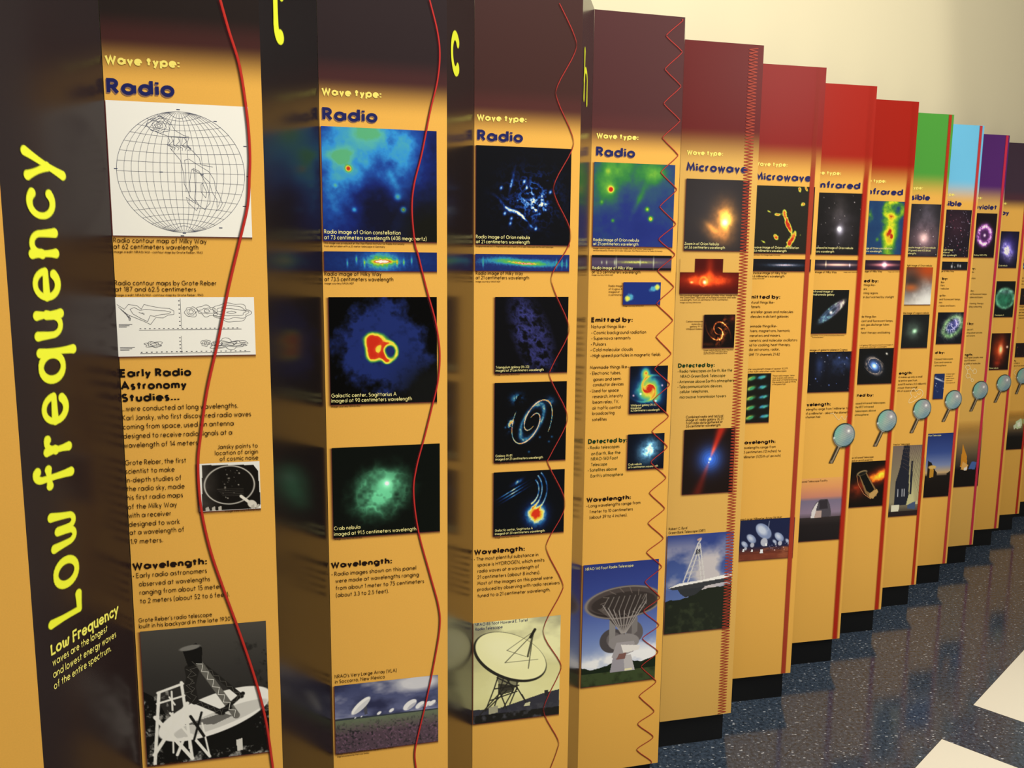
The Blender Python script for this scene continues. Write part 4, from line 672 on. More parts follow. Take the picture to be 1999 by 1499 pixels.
  ('T', 'body_green', [(9.2, 911.6, 86.8, '* Radio telescopes'), (17.9, 895.4, 81.4, 'on Earth, like the'), (17.7, 881.3, 74.9, 'NRAO-140 Foot'), (18.1, 866.3, 44.8, 'Telescope'), (9.9, 851.7, 80.6, '* Satellites above'), (18.0, 836.2, 90.4, "Earth's atmosphere")]),
  ('P', 'crab_blue', 119.3, 850.7, 223.1, 945.7, 0),
  ('T', 'photo_caption_small', [(121.9, 862.6, 37.9, 'Crab nebula'), (122.1, 854.8, 85.0, 'at 6 centimeters wavelength')]),
  ('T', 'heading', [(7.6, 770.8, 124.7, 'Wavelength:')]),
  ('T', 'body', [(8.7, 755.9, 151.6, '* Long wavelengths range from'), (16.9, 739.7, 122.0, '1 meter to 10 centimeters'), (17.3, 724.4, 106.3, '(about 39 to 4 inches).')]),
  ('P', 'nrao140', 4.3, 254.1, 219.8, 598.6, 0),
  ('T', 'photo_caption', [(9.4, 583.6, 136.4, 'NRAO 140 Foot Radio Telescope')]),
  ('W', 2.1, 'a82c28', [(229.4, 1987.7), (229.6, 1982.9), (192.8, 1951.3), (193.2, 1941.7), (228.9, 1915.3), (229.3, 1905.6), (192.5, 1872.2), (192.8, 1862.4), (228.8, 1833.5), (229.3, 1823.7), (192.5, 1790.2), (192.9, 1780.3), (229.5, 1750.6), (229.9, 1740.6), (192.0, 1706.8), (192.4, 1696.8), (228.1, 1666.0), (228.6, 1655.9), (191.0, 1622.4), (191.4, 1612.3), (227.9, 1581.2), (228.3, 1571.0), (191.0, 1537.4), (191.4, 1527.2), (228.5, 1495.4), (229.0, 1485.1), (191.5, 1456.0), (191.8, 1445.7), (229.2, 1417.7), (229.7, 1407.3), (191.6, 1376.3), (192.0, 1365.9), (229.2, 1335.3), (229.7, 1324.7), (191.9, 1292.5), (192.3, 1281.9), (230.2, 1249.2), (230.6, 1238.6), (193.4, 1206.4), (193.8, 1195.7), (228.9, 1162.3), (229.3, 1151.5), (192.1, 1122.7), (192.5, 1111.9), (228.1, 1081.2), (228.6, 1070.3), (191.5, 1040.1), (191.9, 1029.2), (228.1, 996.4), (228.5, 985.4), (191.1, 956.6), (191.5, 945.6), (227.7, 913.5), (228.2, 902.4), (190.5, 873.7), (190.9, 862.5), (227.1, 829.7), (227.6, 818.5), (189.7, 789.8), (190.1, 778.6), (226.5, 745.1), (226.9, 733.7), (188.8, 706.5), (189.2, 695.2), (225.8, 662.4), (226.2, 650.9), (187.5, 625.3), (187.9, 613.8), (224.3, 581.9), (224.7, 570.2), (185.4, 542.1), (185.8, 530.5), (221.8, 495.4), (222.2, 483.6), (184.0, 459.5), (184.4, 447.7), (222.0, 415.8), (222.5, 403.9), (184.0, 381.2), (184.4, 369.3), (222.2, 338.1), (222.6, 326.1), (182.6, 299.7), (183.0, 287.7), (219.5, 251.9), (220.0, 239.8), (179.8, 213.3), (180.2, 201.2), (217.0, 164.6), (217.4, 152.4), (178.3, 131.6), (178.7, 119.3), (216.8, 87.7), (217.3, 75.3), (178.0, 54.7), (178.5, 42.4), (216.8, 10.1), (217.2, 0.8)], 2),
 ],
 5: [
  ('T', 'wave_type', [(17.6, 1689.3, 109.7, 'Wave type:')]),
  ('T', 'title', [(18.0, 1645.9, 187.9, 'Microwave')]),
  ('P', 'orion_zoom', 20.1, 1426.2, 214.1, 1624.2, 0),
  ('T', 'photo_caption', [(20.9, 1441.5, 106.0, 'Zoom in of Orion Nebula'), (21.3, 1431.5, 125.0, 'at 3.6 centimeters wavelength')]),
  ('X', 'gbt_center', 10.7, 1305.2, 194.4, 1365.5, 55.4, 142.7, 1403.0),
  ('T', 'small_note', [(13.4, 1297.0, 178.8, 'Microwave image of center of Milky Way, made with'), (13.6, 1290.9, 175.5, 'the Green Bank Telescope at multiple microwave and radio'), (13.9, 1284.5, 149.9, 'wavelengths, from 3.6 centimeters to 90 centimeters')]),
  ('T', 'credit', [(14.2, 1277.5, 64.5, 'Image courtesy NRAO/AUI')]),
  ('P', 'm51_co', 91.5, 1148.7, 189.6, 1244.4, 0),
  ('T', 'small_note', [(34.9, 1222.5, 52.8, 'Carbon monoxide'), (52.7, 1215.1, 33.7, 'molecules in'), (47.7, 1208.3, 38.9, 'galaxy M-51'), (35.8, 1201.0, 50.9, 'Whirlpool Galaxy')]),
  ('T', 'credit', [(93.7, 1140.0, 94.0, 'Image made by Berkeley-Illinois-Maryland'), (93.9, 1134.8, 75.9, 'Array, courtesy of the observatory'), (94.1, 1129.7, 74.3, 'and the 30 meter telescope of IRAM')]),
  ('T', 'heading_green', [(15.6, 1092.7, 115.5, 'Detected by:')]),
  ('T', 'body_green', [(15.4, 1077.7, 172.3, '* Radio telescopes on Earth, like the'), (24.0, 1062.7, 142.4, 'NRAO-Green Bank Telescope'), (16.1, 1047.2, 180.6, "* Antennae above Earth's atmosphere"), (16.4, 1032.2, 142.2, '* Telecommunications devices,'), (23.8, 1017.9, 91.3, 'cellular telephones,'), (24.1, 1002.0, 147.7, 'microwave transmission towers')]),
  ('T', 'caption', [(46.7, 943.1, 118.1, 'Combined radio and optical'), (47.1, 934.1, 118.1, 'image of radio galaxy 3C31'), (47.5, 925.2, 117.0, 'from radio data gathered at'), (47.9, 915.9, 110.0, '3.6 centimeter wavelength')]),
  ('P', 'jets', 44.1, 714.3, 207.5, 909.1, 0),
  ('T', 'caption', [(5.7, 607.9, 58.7, 'Robert C. Byrd'), (5.5, 596.1, 118.8, 'Green Bank Telescope (GBT)')]),
  ('P', 'gbt', 3.1, 283.7, 218.4, 590.3, 0),
  ('Z', 2.0, 'a23e2c', 191.5, 219.0, 216),
 ],
 6: [
  ('T', 'wave_type', [(7.8, 1690.2, 112.5, 'Wave type:')]),
  ('T', 'title', [(12.3, 1648.5, 193.0, 'Microwave')]),
  ('P', 'micro_orion', 27.9, 1423.5, 221.6, 1631.2, 0.102),
  ('T', 'photo_caption', [(-1.2, 1437.7, 177.1, 'Microwave image of Orion constellation'), (5.7, 1427.3, 127.8, 'at 3.6 millimeters wavelength')]),
  ('T', 'credit', [(-19.0, 1415.5, 131.7, 'Image courtesy Mark Heyer, Five College Radio Astronomy')]),
  ('P', 'strip_dark', 28.2, 1368.0, 222.4, 1405.0, 0.104),
  ('T', 'caption', [(4.1, 1357.7, 134.4, 'Microwave image of Milky Way'), (4.7, 1347.6, 126.5, 'at 5.6 millimeters wavelength')]),
  ('T', 'credit', [(1.2, 1341.8, 60.6, 'Image courtesy NASA/ADF')]),
  ('T', 'heading', [(3.5, 1280.4, 117.2, 'Emitted by:')]),
  ('T', 'body', [(8.7, 1264.8, 93.3, 'Natural things like~'), (11.1, 1250.6, 41.6, '* Planets'), (3.3, 1234.5, 165.7, '* Interstellar gases and molecules'), (6.1, 1219.8, 147.5, '* Molecules in distant galaxies')]),
  ('T', 'body', [(9.7, 1189.2, 105.9, 'Manmade things like~'), (9.6, 1174.3, 152.3, '* Ovens, magnetrons, harmonic'), (9.8, 1159.1, 119.5, 'generators and masers,'), (2.0, 1143.5, 187.4, '* Parametric and molecular oscillators'), (0.8, 1128.9, 165.7, '* Used for cooking, heat therapy,'), (8.5, 1114.5, 119.8, 'radio astronomy, radar,'), (22.1, 1098.3, 108.1, 'UHF TV channels 21-82')]),
  ('T', 'small_note', [(2.3, 1053.0, 158.9, 'Millimeter wavelength image of quasar 3C279'), (-20.1, 1045.0, 177.3, 'observed by the VLBA and other radio telescopes')]),
  ('P', 'quasar', 27.9, 881.2, 103.5, 1041.0, 0.264),
  ('T', 'small_note', [(108.8, 1029.9, 78.9, 'These radio images, taken'), (109.2, 1022.7, 75.2, 'over a seven year period,'), (109.0, 1016.1, 86.9, 'show a jet of material leaving'), (109.1, 1008.9, 83.6, 'the quasar (in red) at 99.9%'), (109.1, 1001.7, 48.9, 'of the speed of light.')]),
  ('T', 'heading', [(1.6, 810.1, 130.3, 'Wavelength:')]),
  ('T', 'body', [(3.8, 793.9, 129.9, '* Wavelengths range from'), (13.1, 779.4, 140.1, '30 centimeters (12 inches) to'), (9.8, 763.1, 143.6, '1 millimeter (1/25th of an inch)')]),
  ('T', 'caption', [(-7.0, 553.3, 177.7, 'Atacama Large Millimeter Array (ALMA)')]),
  ('P', 'alma', 24.7, 415.5, 220.0, 553.7, 0.086),
  ('B', 'a63c27', 201, 218, 0.3),
 ],
 7: [
  ('T', 'wave_type', [(-4.5, 1693.3, 123.4, 'Wave type:')]),
  ('T', 'title', [(33.3, 1649.3, 163.9, 'Infrared')]),
  ('P', 'orion_ir', 46.1, 1423.7, 211.0, 1633.2, 0.231),
  ('T', 'photo_caption', [(33.4, 1442.9, 150.9, 'Composite image of Orion nebula'), (-4.4, 1430.1, 115.1, 'at 2.2 microns wavelength')]),
  ('P', 'strip_ir', 45.2, 1371.3, 212.9, 1405.0, 0.222),
  ('T', 'caption', [(3.1, 1359.1, 123.2, 'Infrared image of Milky Way')]),
  ('T', 'credit', [(153.8, 1361.0, 55.6, 'Image credit: NASA/ADF')]),
  ('P', 'andromeda', 47.4, 1149.1, 180.8, 1301.0, 0.295),
  ('T', 'photo_caption', [(38.3, 1292.2, 78.7, 'Infrared image of'), (35.8, 1281.5, 86.9, 'Andromeda galaxy')]),
  ('T', 'credit', [(35.6, 1139.2, 137.4, 'Image ESA/ISO, courtesy of the Infrared Space Observatory'), (46.1, 1133.2, 43.8, 'Andromeda galaxy')]),
  ('T', 'caption', [(1.0, 1086.4, 188.3, 'Infrared image of galactic plane in Cygnus')]),
  ('P', 'cygnus_plane', 48.3, 940.1, 216.1, 1083.4, 0.24),
  ('T', 'heading', [(6.2, 889.9, 130.3, 'Wavelength:')]),
  ('T', 'body', [(10.9, 874.4, 199.6, '* Wavelengths range from 1 millimeter to'), (2.8, 859.3, 213.9, '1/1000 of a millimeter - about the diameter'), (21.2, 846.5, 79.3, 'of a human hair.')]),
  ('Q', 0.8, 'e8cf9a', [[(135.8, 859.2), (148.1, 860.7), (159.2, 849.1), (170.4, 837.5), (176.5, 839.2), (184.0, 850.2), (191.1, 838.7), (199.5, 838.4), (204.9, 849.5), (211.4, 845.5)]]),
  ('M', 198.4, 779.4, 43.3, 153.9, 680.9),
  ('P', 'irtf', 47.2, 390.3, 215.7, 624.7, 0.233),
  ('T', 'caption', [(25.6, 610.6, 117.5, 'Infrared Telescope Facility')]),
  ('B', 'b02818', 206, 227, 0.5),
 ],
 8: [
  ('T', 'wave_type', [(-2.8, 1693.9, 123.4, 'Wave type:')]),
  ('T', 'title', [(33.7, 1650.7, 163.9, 'Infrared')]),
  ('P', 'orion_ir_green', 60.4, 1428.7, 215.2, 1626.4, 0.338),
  ('T', 'photo_caption', [(1.3, 1447.3, 165.8, 'Infrared image of Orion constellation'), (8.4, 1436.0, 113.5, 'at 60 microns wavelength')]),
  ('P', 'strip_ir2', 61.5, 1371.3, 216.9, 1406.5, 0.344),
  ('T', 'caption', [(7.4, 1360.4, 123.2, 'Infrared image of Milky Way')]),
  ('T', 'credit', [(157.4, 1361.2, 55.6, 'Image credit: NASA/ADF')]),
  ('T', 'heading', [(0.8, 1322.7, 117.2, 'Emitted by:')]),
  ('T', 'body', [(13.2, 1308.6, 93.3, 'Natural things like~'), (38.4, 1293.8, 31.2, '* Stars'), (12.0, 1278.3, 107.4, '* Star-forming regions'), (3.8, 1262.9, 188.1, '* Interstellar dust warmed by starlight')]),
  ('T', 'body', [(15.9, 1188.2, 105.9, 'Manmade things like~'), (5.5, 1171.8, 189.6, '* Incandescent and fluorescent lamps,'), (39.7, 1157.3, 139.3, '* Neon, gas discharge tubes'), (35.5, 1143.3, 37.1, '* Lasers'), (6.2, 1126.7, 179.0, '* Used for heat therapy and baking')]),
  ('T', 'small_note', [(35.5, 1080.3, 167.5, 'Image of galaxy M81 constructed from images in'), (46.6, 1072.7, 129.4, 'infrared and visible light wavelengths')]),
  ('P', 'm81_uv', 65.8, 931.6, 209.8, 1069.9, 0.401),
  ('T', 'heading', [(-6.7, 881.7, 139.0, 'Detected by:')]),
  ('T', 'body_green', [(1.9, 851.6, 185.0, '* Ground-based infrared telescopes'), (33.7, 837.0, 102.2, 'like the IRTF Infrared'), (13.3, 821.6, 134.0, '* Space telescopes above'), (16.4, 806.4, 99.0, "Earth's atmosphere")]),
  ('M', 200.5, 783.0, 44.1, 156.6, 684.9),
  ('T', 'caption', [(34.0, 636.0, 118.2, 'Spitzer Infrared Telescope'), (37.3, 624.5, 112.6, 'viewed on an infrared sky')]),
  ('P', 'spitzer', 66.7, 439.2, 222.4, 622.3, 0.377),
  ('B', 'b42a18', 208, 227.5, 0.5),
 ],
 9: [
  ('T', 'wave_type', [(-9.0, 1693.4, 123.4, 'Wave type:')]),
  ('T', 'title', [(25.4, 1652.1, 127.2, 'Visible')]),
  ('P', 'orion_vis', 73.3, 1424.9, 210.0, 1635.5, 0.478),
  ('T', 'photo_caption', [(47.0, 1456.7, 150.9, 'Composite image of Orion nebula'), (31.6, 1444.7, 144.3, 'in red, 501 (green) and 435 (blue)'), (50.6, 1432.7, 55.8, 'wavelengths')]),
  ('T', 'caption', [(38.1, 1383.2, 149.9, 'Visible light image of Orion nebula')]),
  ('P', 'orion_vis2', 75.7, 1226.4, 194.8, 1380.2, 0.568),
  ('T', 'caption', [(53.0, 1188.0, 138.4, 'Visible image of Lagoon nebula')]),
  ('P', 'lagoon', 79.9, 1046.5, 195.7, 1185.4, 0.621),
  ('T', 'heading', [(3.0, 934.5, 130.3, 'Wavelength:')]),
  ('T', 'body', [(45.1, 919.0, 138.6, '* Light makes up only a small'), (20.7, 904.2, 140.6, 'part of the entire spectrum.'), (47.3, 888.6, 158.0, '* Around 10 meters (1/2 millionth)'), (54.8, 874.0, 107.7, 'narrower than a small'), (53.3, 860.3, 115.5, 'width of a paramecium')]),
  ('Q', 0.9, 'f0dfae', [[(135.4, 865.6), (131.6, 852.6), (140.3, 839.2), (128.9, 826.4), (127.5, 813.3), (142.5, 815.0), (159.5, 823.3), (179.1, 831.4), (192.9, 846.4), (189.0, 861.9), (173.1, 868.9), (158.6, 860.6), (147.3, 874.0), (135.4, 865.6)], [(147.6, 843.4), (156.0, 834.3), (165.3, 842.8)], [(164.5, 851.6), (175.1, 846.9), (181.9, 855.5)]]),
  ('M', 196.2, 783.7, 43.5, 152.7, 685.2),
  ('T', 'caption', [(55.9, 631.2, 92.0, 'Refractor Telescope')]),
  ('P', 'dome', 80.1, 319.2, 213.1, 628.9, 0.542),
  ('B', 'b3321c', 211.5, 226.5, 0.35),
 ],
 10: [
  ('T', 'wave_type', [(-10.4, 1690.0, 123.4, 'Wave type:')]),
  ('T', 'title', [(24.1, 1647.1, 127.2, 'Visible')]),
  ('P', 'star_field', 81.5, 1425.2, 208.7, 1630.7, 0.578),
  ('T', 'photo_caption', [(47.0, 1452.7, 79.0, 'Visible light image'), (27.6, 1441.3, 82.1, 'of constellation of'), (39.4, 1429.6, 107.8, 'Orion visible wavelength')]),
  ('P', 'strip_vis', 82.8, 1369.4, 209.8, 1404.8, 0.588),
  ('T', 'caption', [(26.0, 1358.7, 114.8, 'Visible image of Milky Way')]),
  ('T', 'heading', [(-5.4, 1324.2, 117.2, 'Emitted by:')]),
  ('T', 'body', [(3.8, 1309.6, 93.3, 'Natural things like~'), (66.1, 1296.1, 31.2, '* Stars'), (43.5, 1281.6, 77.9, '* Bright nebulae'), (5.0, 1251.1, 105.9, 'Manmade things like~'), (-1.0, 1234.1, 189.6, '* Incandescent and fluorescent lamps,'), (65.0, 1220.6, 27.3, '* Fires'), (50.6, 1205.7, 112.0, '* Gas tubes and lasers')]),
  ('P', 'orion_xn', 84.1, 1039.0, 212.2, 1180.1, 0.594),
  ('T', 'heading', [(-12.1, 993.9, 139.0, 'Detected by:')]),
  ('T', 'body_green', [(46.5, 966.0, 128.0, '* Earth based telescopes'), (71.8, 951.1, 97.6, '* Eyes and cameras'), (-23.1, 936.8, 164.9, '* Telescopes above atmosphere')]),
  ('P', 'small_blue', 85.2, 788.6, 138.3, 903.3, 0),
  ('T', 'small_note', [(143.9, 898.4, 48.5, 'Visible light'), (144.9, 888.5, 37.5, 'image of'), (145.3, 878.6, 43.6, 'super nova'), (145.7, 868.3, 35.9, 'remnant'), (146.2, 858.0, 50.3, 'Cassiopeia A')]),
  ('M', 195.8, 781.0, 44.1, 151.6, 684.7),
  ('P', 'obs_dusk', 86.1, 329.3, 212.8, 627.7, 0.617),
  ('T', 'photo_caption', [(52.4, 615.2, 93.3, 'Leviathan Telescope')]),
  ('B', 'c23a38', 211.5, 226.5, 0.35),
 ],
 11: [
  ('T', 'wave_type', [(-7.2, 1696.8, 114.6, 'Wave type:')]),
  ('T', 'title', [(0.3, 1651.7, 196.1, 'Ultraviolet')]),
  ('P', 'uv_ring', 88.7, 1427.3, 203.2, 1632.6, 0.705),
  ('T', 'photo_caption', [(87.6, 1433.8, 74.8, 'Galaxy NGC 4736')]),
  ('T', 'heading', [(-5.1, 1368.6, 109.5, 'Emitted by:')]),
  ('T', 'body', [(13.0, 1353.6, 87.2, 'Natural things like~'), (30.6, 1324.1, 78.6, '* Hot young stars'), (9.5, 1264.3, 99.0, 'Manmade things like~'), (33.6, 1248.7, 149.0, '* Mercury and fluorescent lamps'), (42.5, 1234.0, 117.9, '* Plasma tubes and lasers'), (42.3, 1204.1, 126.1, '* Used for tanning, therapy'), (64.0, 1189.4, 95.3, 'sterilizing, sunburning')]),
  ('T', 'heading', [(-7.6, 1106.0, 129.9, 'Detected by:')]),
  ('T', 'body_green', [(-6.9, 1079.4, 130.3, '* Satellites and spacecraft,'), (70.1, 1063.9, 105.7, 'orbiting observatories'), (79.0, 1049.6, 56.4, 'and rockets')]),
  ('T', 'heading', [(9.8, 956.2, 121.8, 'Wavelength:')]),
  ('T', 'body', [(69.8, 944.0, 125.0, '* Lies just past purple, near'), (76.7, 929.8, 75.7, 'about 10 meters'), (45.3, 914.2, 136.4, 'about the width of molecules')]),
  ('Q', 1.0, 'f4e4b0', [[(94.4, 900.7), (102.3, 910.5), (117.6, 907.6), (121.9, 895.0), (107.7, 887.9), (94.4, 900.7)], [(121.9, 895.0), (141.5, 879.5)], [(141.5, 879.5), (149.2, 891.9), (162.1, 884.1), (160.4, 871.5), (145.6, 869.4), (141.5, 879.5)], [(107.7, 887.9), (109.8, 867.8)], [(101.6, 860.5), (109.5, 870.3), (125.0, 864.9), (126.4, 852.3), (111.9, 847.7), (101.6, 860.5)], [(126.4, 852.3), (136.5, 842.0)], [(134.0, 837.1), (142.2, 844.4), (149.3, 834.1), (140.8, 829.3), (134.0, 837.1)]]),
  ('M', 195.5, 785.9, 44.4, 151.1, 685.9),
  ('P', 'uv_sat', 93.2, 305.8, 232.1, 640.0, 0.614),
  ('B', 'c92f4a', 211.5, 226.5, 0.35),
 ],
 12: [
  ('T', 'wave_type', [(-8.3, 1691.6, 114.6, 'Wave type:')]),
  ('T', 'title', [(24.8, 1641.5, 99.2, 'X-ray')]),
  ('P', 'crab_x', 91.9, 1378.3, 198.1, 1559.8, 0.79),
  ('T', 'photo_caption', [(90.0, 1384.8, 52.3, 'Crab nebula')]),
  ('P', 'cas_a', 94.9, 1128.6, 204.1, 1309.8, 0.797),
  ('T', 'photo_caption', [(94.1, 1134.1, 55.5, 'Cassiopeia A')]),
  ('P', 'flame', 95.4, 856.7, 205.0, 1044.4, 0.797),
  ('T', 'photo_caption', [(90.3, 861.1, 54.7, 'Flame nebula')]),
  ('M', 189.1, 785.1, 43.6, 145.7, 687.1),
  ('B', 'c2303a', 211.5, 226.5, 0.35),
 ],
 13: [
  ('P', 'dark_frame', 82.8, 1416.6, 200.3, 1520.1, 0.636),
  ('P', 'cygnus_a', 92.1, 1374.2, 208.0, 1404.3, 0.725),
  ('T', 'body', [(69.8, 1346.5, 29.2, '* Stars'), (8.1, 1319.1, 112.1, '* Hot gases near pulsars'), (-2.6, 1302.7, 124.9, '* Black holes and accretion'), (19.1, 1286.1, 101.7, '* Supernova remnants')]),
  ('P', 'dark_frame', 101.1, 1179.7, 195.8, 1266.9, 0.983),
  ('T', 'body', [(19.1, 1164.4, 122.7, '* Used for medical imaging'), (34.7, 1147.8, 105.6, 'by bombarding metals'), (35.9, 1133.8, 112.8, 'using high voltage tubes'), (39.4, 1117.1, 107.9, 'for measuring thickness'), (62.3, 1103.2, 83.3, 'of energy sources')]),
  ('T', 'heading', [(-18.5, 1047.7, 129.9, 'Detected by:')]),
  ('P', 'dark_frame', 96.0, 894.1, 201.2, 970.1, 0.835),
  ('T', 'heading', [(-3.2, 867.8, 121.8, 'Wavelength:')]),
  ('T', 'body', [(85.8, 856.0, 57.9, '* Less than a'), (27.9, 841.1, 148.2, 'wavelength the size of an atom')]),
  ('Q', 0.9, 'f4e4b0', [[(123.7, 822.4), (111.4, 811.4), (119.8, 797.0), (131.1, 788.2), (122.1, 777.0)]]),
  ('M', 177.5, 788.2, 43.7, 142.2, 691.0),
  ('P', 'chandra', 107.1, 376.6, 227.7, 599.8, 0.822),
  ('B', 'bc2c22', 211.5, 226.5, 0.35),
 ],
 14: [
 ],
}

BO = [np.array(p) for p in CORNER_OUT]; AI = [np.array(p) for p in CORNER_IN]
w0 = BO[6]+RN*.175
a, b = w0-RD*6.5, w0+RD*9.0
V, F = prism([tuple(a), tuple(b), tuple(b+RN*.12), tuple(a+RN*.12)], 0, 3.6)
wl = obj('wall_back', V, F, wall_mat()); wl['kind'] = 'structure'

# ---------------------------------------------------------------- printing on the boards
PICTURE = {'contour_globe': 'white globe grid with contour lines', 'contour_strips': 'white strip of contour drawings', 'jansky': 'hand pointing at a circle on a black board', 'reber_dish': 'black and white backyard dish', 'orion_408': 'blue and green sky map',
 'strip_408': 'blue strip with a green and red centre', 'sgr_a90': 'red and yellow blob on blue', 'crab_green': 'green cloud on black', 'vla': 'white dishes in a flowery field', 'orion_neb_21': 'pale blue wisps on black', 'strip_21': 'blue strip with a green and red streak',
 'triangulum': 'dim violet galaxy', 'm81_radio': 'orange spiral on black', 'sgr_a20': 'fiery spot with blue arcs', 'tatel': 'cream dish on a lattice tower', 'orion_green': 'green and blue sky map', 'strip_12': 'purple strip', 'cygnus_a': 'two bright lobes on blue', 'm51': 'rainbow coloured spiral galaxy',
 'crab_blue': 'pale blue cloud', 'nrao140': 'dark dish on a white base under blue sky', 'orion_zoom': 'golden cloud on dark grey', 'gbt_center': 'red glowing cross-shaped mosaic', 'm51_co': 'orange spiral arms', 'jets': 'red jets from a blue glow', 'gbt': 'tall lattice arm over a white dish',
 'micro_orion': 'yellow and red fragments on black', 'strip_dark': 'dark strip with a blue streak', 'quasar': 'rows of blue and green spots', 'alma': 'many silver dishes at night', 'orion_ir': 'small white glow on black', 'strip_ir': 'dark strip with a white streak', 'strip_ir2': 'dark strip with a pink centre',
 'andromeda': 'tilted blue galaxy', 'cygnus_plane': 'blue stars on black', 'orion_ir_green': 'green and yellow cloud on blue', 'm81_uv': 'blue galaxy with pale arms', 'irtf': 'dome at sunset', 'spitzer': 'space telescope before flames', 'orion_vis': 'pinkish grey nebula', 'orion_vis2': 'orange and white clouds',
 'lagoon': 'small greenish glow', 'dome': 'telescope inside a dome', 'star_field': 'red and white stars', 'strip_vis': 'dark strip with white specks', 'orion_xn': 'blue and green nebula', 'small_blue': 'narrow blue star field', 'obs_dusk': 'observatory at dusk', 'uv_ring': 'pink ring galaxy',
 'uv_sat': 'orange and blue craft against dusk', 'crab_x': 'violet cloud', 'cas_a': 'green shell', 'flame': 'red flame-like cloud', 'dark_frame': 'dark picture with reddish specks', 'chandra': 'white satellite against dusk'}
STYLE = {'wave_type': (12.2, .14, 'f4e272', 14), 'title': (20.5, .128, '20245c', 18), 'heading': (11.2, .143, '20120d', 12), 'subhead': (12., .135, '17100d', 12), 'heading_green': (11.2, .143, '1c3a1c', 12),
         'body': (8.3, .068, '3c2813', 9), 'body_green': (8.3, .07, '45451e', 9), 'caption': (7.4, .07, '36220f', 9), 'photo_caption': (7.3, .07, 'f0e69c', 9), 'photo_caption_small': (5.6, .07, 'ece29a', 8),
         'credit': (3.5, .08, '4a3016', 6), 'small_note': (5.2, .065, '4a3018', 7), 'photo_title_navy': (7., .065, '2a3160', 9)}
PART = {'wave_type': 'wave_type_line', 'title': 'title', 'heading': 'heading', 'subhead': 'heading', 'heading_green': 'heading', 'body': 'body_text', 'body_green': 'body_text', 'caption': 'caption',
        'photo_caption': 'photo_caption', 'photo_caption_small': 'photo_caption', 'credit': 'credit_line', 'small_note': 'caption', 'photo_title_navy': 'photo_caption'}
class Plane:
    """a board face: u mm along it, z mm above its lower edge, lifted off by d mm"""
    def __init__(s, root, o, e):
        s.root = root; s.o = np.array(o); l = math.hypot(*e); s.e = np.array(e)/l; s.n = np.array((s.e[1], -s.e[0])); s.w = l
    def at(s, u, z, d):
        p = s.o+s.e*(u/1000)+s.n*(d/1000); return (p[0], p[1], PANEL_Z+z/1000)
    def flat(s, name, V2, F, m, d, parent=None):
        return obj(name, [s.at(p[0], p[1], d+(p[2] if len(p) > 2 else 0)) for p in V2], F, m, parent or s.root)
    def coloured(s, name, V2, F, col, d, parent=None):
        o = s.flat(name, V2, F, PRINT, d, parent)
        at = o.data.attributes.new('Col', 'FLOAT_COLOR', 'POINT'); at.data.foreach_set('color', np.asarray(col, np.float32).ravel()); return o
def lettering(pl, style, lines, d=.9):
    cap, hw, col, seg = STYLE[style]
    AV, AF, SV, SF = [], [], [], []
    for u, z, w, txt in lines:
        V, F, tw = text_shape(txt, hw, seg); k = w/tw; b = len(AV)
        AV += [(u+x*k, z+y*cap, q) for x, y, q in V]; AF += [tuple(i+b for i in f) for f in F]
        if style == 'title': SV += [(u+x*k-1.2, z+y*cap-2.0, q*.3) for x, y, q in V]; SF += [tuple(i+b for i in f) for f in F]
    o = pl.flat(PART[style], AV, AF, ink(col), d)
    if SV: pl.flat('title_shadow_print', SV, SF, ink('8a6a5e'), d-.25, o)['label'] = 'greyish violet offset shadow printed behind the title'
    return o
def grid_faces(nx, ny):
    i = np.arange(nx-1)[None, :]+np.arange(ny-1)[:, None]*nx
    return np.stack([i, i+nx, i+nx+1, i+1], -1).reshape(-1, 4)
